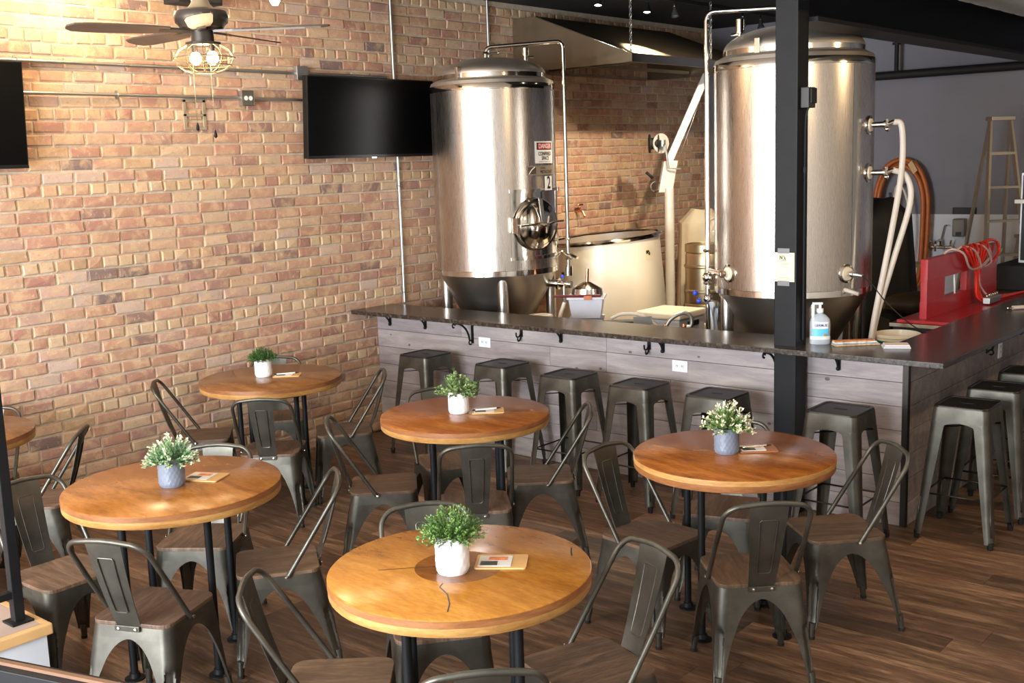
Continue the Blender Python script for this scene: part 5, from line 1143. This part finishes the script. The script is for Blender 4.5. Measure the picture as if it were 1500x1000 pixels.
obj('red_loop', MB().tube(catmull([(0.03, 2.35, 0.30), (0.04, 2.55, 0.30), (0.04, 2.72, 0.36), (0.03, 2.70, 0.44), (0.02, 2.55, 0.465), (0.0, 2.45, 0.43)]), 0.011, 8), M_REDTUBE, t)
mf = obj('manifold', MB().box(0.11, 0.16, 2.16, 2.42, 0.03, 0.075), M_GALV, t, bevel=0.004)
for i in range(6): obj('fitting', MB().tube([(0.135, 2.18+0.045*i, 0.075), (0.13, 2.18+0.045*i, 0.10)], 0.010, 8), M_STEEL_P, mf)
def bucket(loc, n, label, stripe=None):
    t = thing('white_bucket', label, 'bucket', loc, 0, 'white plastic buckets behind the bar')
    for k in range(n):
        z = 0.10*k; obj('bucket', MB().lathe([(0.0001, z), (0.12, z), (0.145, z+0.34), (0.152, z+0.345), (0.152, z+0.36), (0.143, z+0.365), (0.138, z+0.33), (0.115, z+0.02), (0.0001, z+0.02)], 36), M_CREAM, t)
    if stripe: z = 0.10*(n-1); obj('green_band', MB().lathe([(0.1425, z+0.29), (0.146, z+0.325)], 36), M_GREEN, t)
bucket((3.93, 1.02, 0), 7, 'stack of white buckets with a green band beside the back bar', True)
bucket((4.055, 0.70, 0), 6, 'stack of white buckets nearest the bar corner')
t = thing('black_cabinet', 'black equipment cabinet standing on the back bar', 'cabinet', (4.01, 3.62, 1.001))
obj('case', MB().box(-0.18, 0.18, -0.35, 0.4, 0, 0.20), M_BLACKM, t, bevel=0.008); obj('tower', MB().box(0.0, 0.18, -0.25, 0.2, 0.20, 0.95), M_BLACKM, t, bevel=0.008)
obj('side_frame', MB().box(-0.005, 0.185, -0.262, -0.252, 0.22, 0.94), M_GALV, t); obj('dark_panel', MB().box(0.008, 0.17, -0.268, -0.263, 0.24, 0.92), M_INK, t)
obj('paper_tray', MB().box(-0.03, 0.17, -0.34, -0.27, 0.70, 0.73), M_PAPER, t)

# ------------------------------------------------------------------ things on the bar
ZB = HC + 0.0008
t = thing('sanitizer_bottle', 'clear pump bottle of hand sanitizer beside the black column', 'bottle', (3.862, -0.012, ZB), 0.55)
def ov(m, fy=0.62): return m.xf(Matrix.Diagonal((1, fy, 1, 1)))
obj('body', ov(MB().lathe([(0.0001, 0.0), (0.056, 0.0), (0.060, 0.006), (0.060, 0.13), (0.055, 0.15), (0.035, 0.172), (0.016, 0.182), (0.016, 0.195)], 36)), M_BOTTLE, t)
obj('label', ov(MB().lathe([(0.0612, 0.05), (0.0612, 0.135)], 20, a0=-2.4, a1=-0.75)), M_WHITE, t)
obj('label_wave', ov(MB().lathe([(0.0618, 0.05), (0.0618, 0.095)], 20, a0=-2.4, a1=-0.75)), plain('sky_blue', (96, 186, 232), 0.4), t)
obj('lower_wrap', ov(MB().lathe([(0.0612, 0.03), (0.0612, 0.05)], 24, a0=-2.8, a1=-0.3)), M_PAPER, t)
text('lettering', 'GERM-X', 0.022, plain('label_navy', (60, 70, 130), 0.5), t, (0, -0.0392, 0.115), (1, 0, 0), (0, 0, 1), sx=0.9, bold=0.0005)
obj('seal', MB().lathe([(0.0001, 0), (0.008, 0)], 14).xf(Matrix.Translation((0.026, -0.0395, 0.058)) @ Matrix.Rotation(PI/2, 4, 'X')), plain('gold_seal', (170, 130, 50), 0.4), t)
obj('collar', MB().cyl((0, 0), 0.02, 0.19, 0.212, 18), M_WHITE, t); obj('pump', MB().cyl((0, 0), 0.008, 0.212, 0.24, 12).box(-0.045, 0.014, -0.008, 0.008, 0.236, 0.248).box(-0.045, -0.037, -0.005, 0.005, 0.222, 0.24), M_WHITE, t)
t = thing('folded_brochures', 'folded colourful brochures lying on the bar top', 'brochures', (4.055, 0.055, ZB), 0.77)
for k in range(4): obj('brochure', MB().box(-0.135, 0.135-0.01*k, -0.035, 0.035-0.006*k, 0.008*k, 0.008*k+0.007), plain('brochure_%d' % k, ((206, 170, 120), (150, 160, 175), (220, 214, 205), (200, 130, 80))[k], 0.4, 0, 0.45, 40), t, bevel=0.002)
t = thing('napkin_stack', 'stack of white paper napkins on the corner of the bar top', 'napkins', (4.285, 0.085, ZB), 0.5)
for k in range(3): obj('napkin', MB().box(-0.075+0.004*k, 0.075-0.003*k, -0.055+0.002*k, 0.055-0.004*k, 0.007*k, 0.007*k+0.006), (M_PAPER, plain('napkin_blue', (196, 200, 222), 0.6), plain('napkin_pink', (232, 214, 204), 0.6))[k], t, bevel=0.002)
t = thing('cutlery_roll', 'wrapped cutlery lying on the side of the bar top', 'cutlery', (4.43, 1.95, ZB), 0.9)
obj('napkin_roll', MB().tube([(-0.06, 0, 0.014), (0.10, 0, 0.014)], 0.014, 10), plain('napkin_tan', (206, 186, 170), 0.7), t); obj('fork_end', MB().tube([(-0.10, 0.005, 0.012), (-0.06, 0.003, 0.013)], 0.006, 8), M_STEEL_P, t); obj('knife_end', MB().tube([(-0.09, -0.008, 0.012), (-0.06, -0.004, 0.013)], 0.005, 8), M_STEEL_P, t)

# ------------------------------------------------------------------ platform and railings
PH = 0.40; PX, PY = 2.515, -4.158
pf = struct(obj('floor_platform', MB().box(0.02, PX-0.02, -8.6, PY-0.02, 0, PH-0.045), M_WHITEP), 'low white sided platform with a wooden edge')
obj('platform_deck', MB().box(0.02, PX-0.035, -8.6, PY-0.035, PH-0.045, PH), M_STAGE, pf)
obj('edge_trim', MB().box(PX-0.035, PX, -8.6, PY, PH-0.045, PH), M_TRIM, pf, bevel=0.006); obj('edge_trim', MB().box(0.02, PX-0.035, PY-0.035, PY, PH-0.045, PH), M_TRIM, pf, bevel=0.006)
t = thing('platform_railing', 'black steel railing on the edge of the platform', 'railing', (2.385, -4.235, PH))
def bar(nm, a, b, r, par): a, b = Vector(a), Vector(b); d = b-a; up = Vector((0, 0, 1)) if abs(d.normalized().z) < 0.9 else Vector((1, 0, 0)); s_ = d.cross(up).normalized(); return obj(nm, MB().obox((a+b)/2, s_*r, d.cross(s_).normalized()*r, d/2), M_BLACK, par, bevel=0.003)
for y in (0.0, -1.35, -2.7):
    p = bar('post', (0, y, 0.008), (0, y, 1.07), 0.021, t); obj('base_plate', MB().box(-0.045, 0.045, y-0.045, y+0.045, 0, 0.009), M_BLACK, p, bevel=0.002)
bar('top_rail', (0, 0.02, 1.09), (0, -2.75, 1.09), 0.021, t); bar('bottom_rail', (0, -0.02, 0.12), (0, -2.7, 0.12), 0.015, t)
y = -0.13
while y > -2.7:
    if abs(y+1.35) > 0.03: bar('baluster', (0, y, 0.13), (0, y, 1.07), 0.007, t)
    y -= 0.125
t = thing('guard_rail', 'black steel guard rail with a wooden strip on top', 'railing', (3.60, -4.852, 0))
g1 = Vector((1.55, 0.47, 0)); g0 = -g1*0.35
bar('top_bar', g0 + Vector((0, 0, 0.765)), g1 + Vector((0, 0, 0.765)), 0.034, t)
dg_ = (g1-g0).normalized(); obj('wood_strip', MB().obox((g0+g1)/2 + Vector((0, 0, 0.8045)), dg_*(g1-g0).length/2, dg_.cross(Vector((0, 0, 1)))*0.008, Vector((0, 0, 0.005))), plain('rail_wood', (112, 80, 58), 0.5, 0, 0.12), t)
bar('bottom_bar', g0 + Vector((0, 0, 0.10)), g1 + Vector((0, 0, 0.10)), 0.014, t)
n = 17
for i in range(n+1):
    q = g0.lerp(g1, i/n)
    if i in (0, n): p = bar('post', q + Vector((0, 0, 0.0)), q + Vector((0, 0, 0.732)), 0.021, t)
    else: bar('baluster', q + Vector((0, 0, 0.11)), q + Vector((0, 0, 0.732)), 0.007, t)
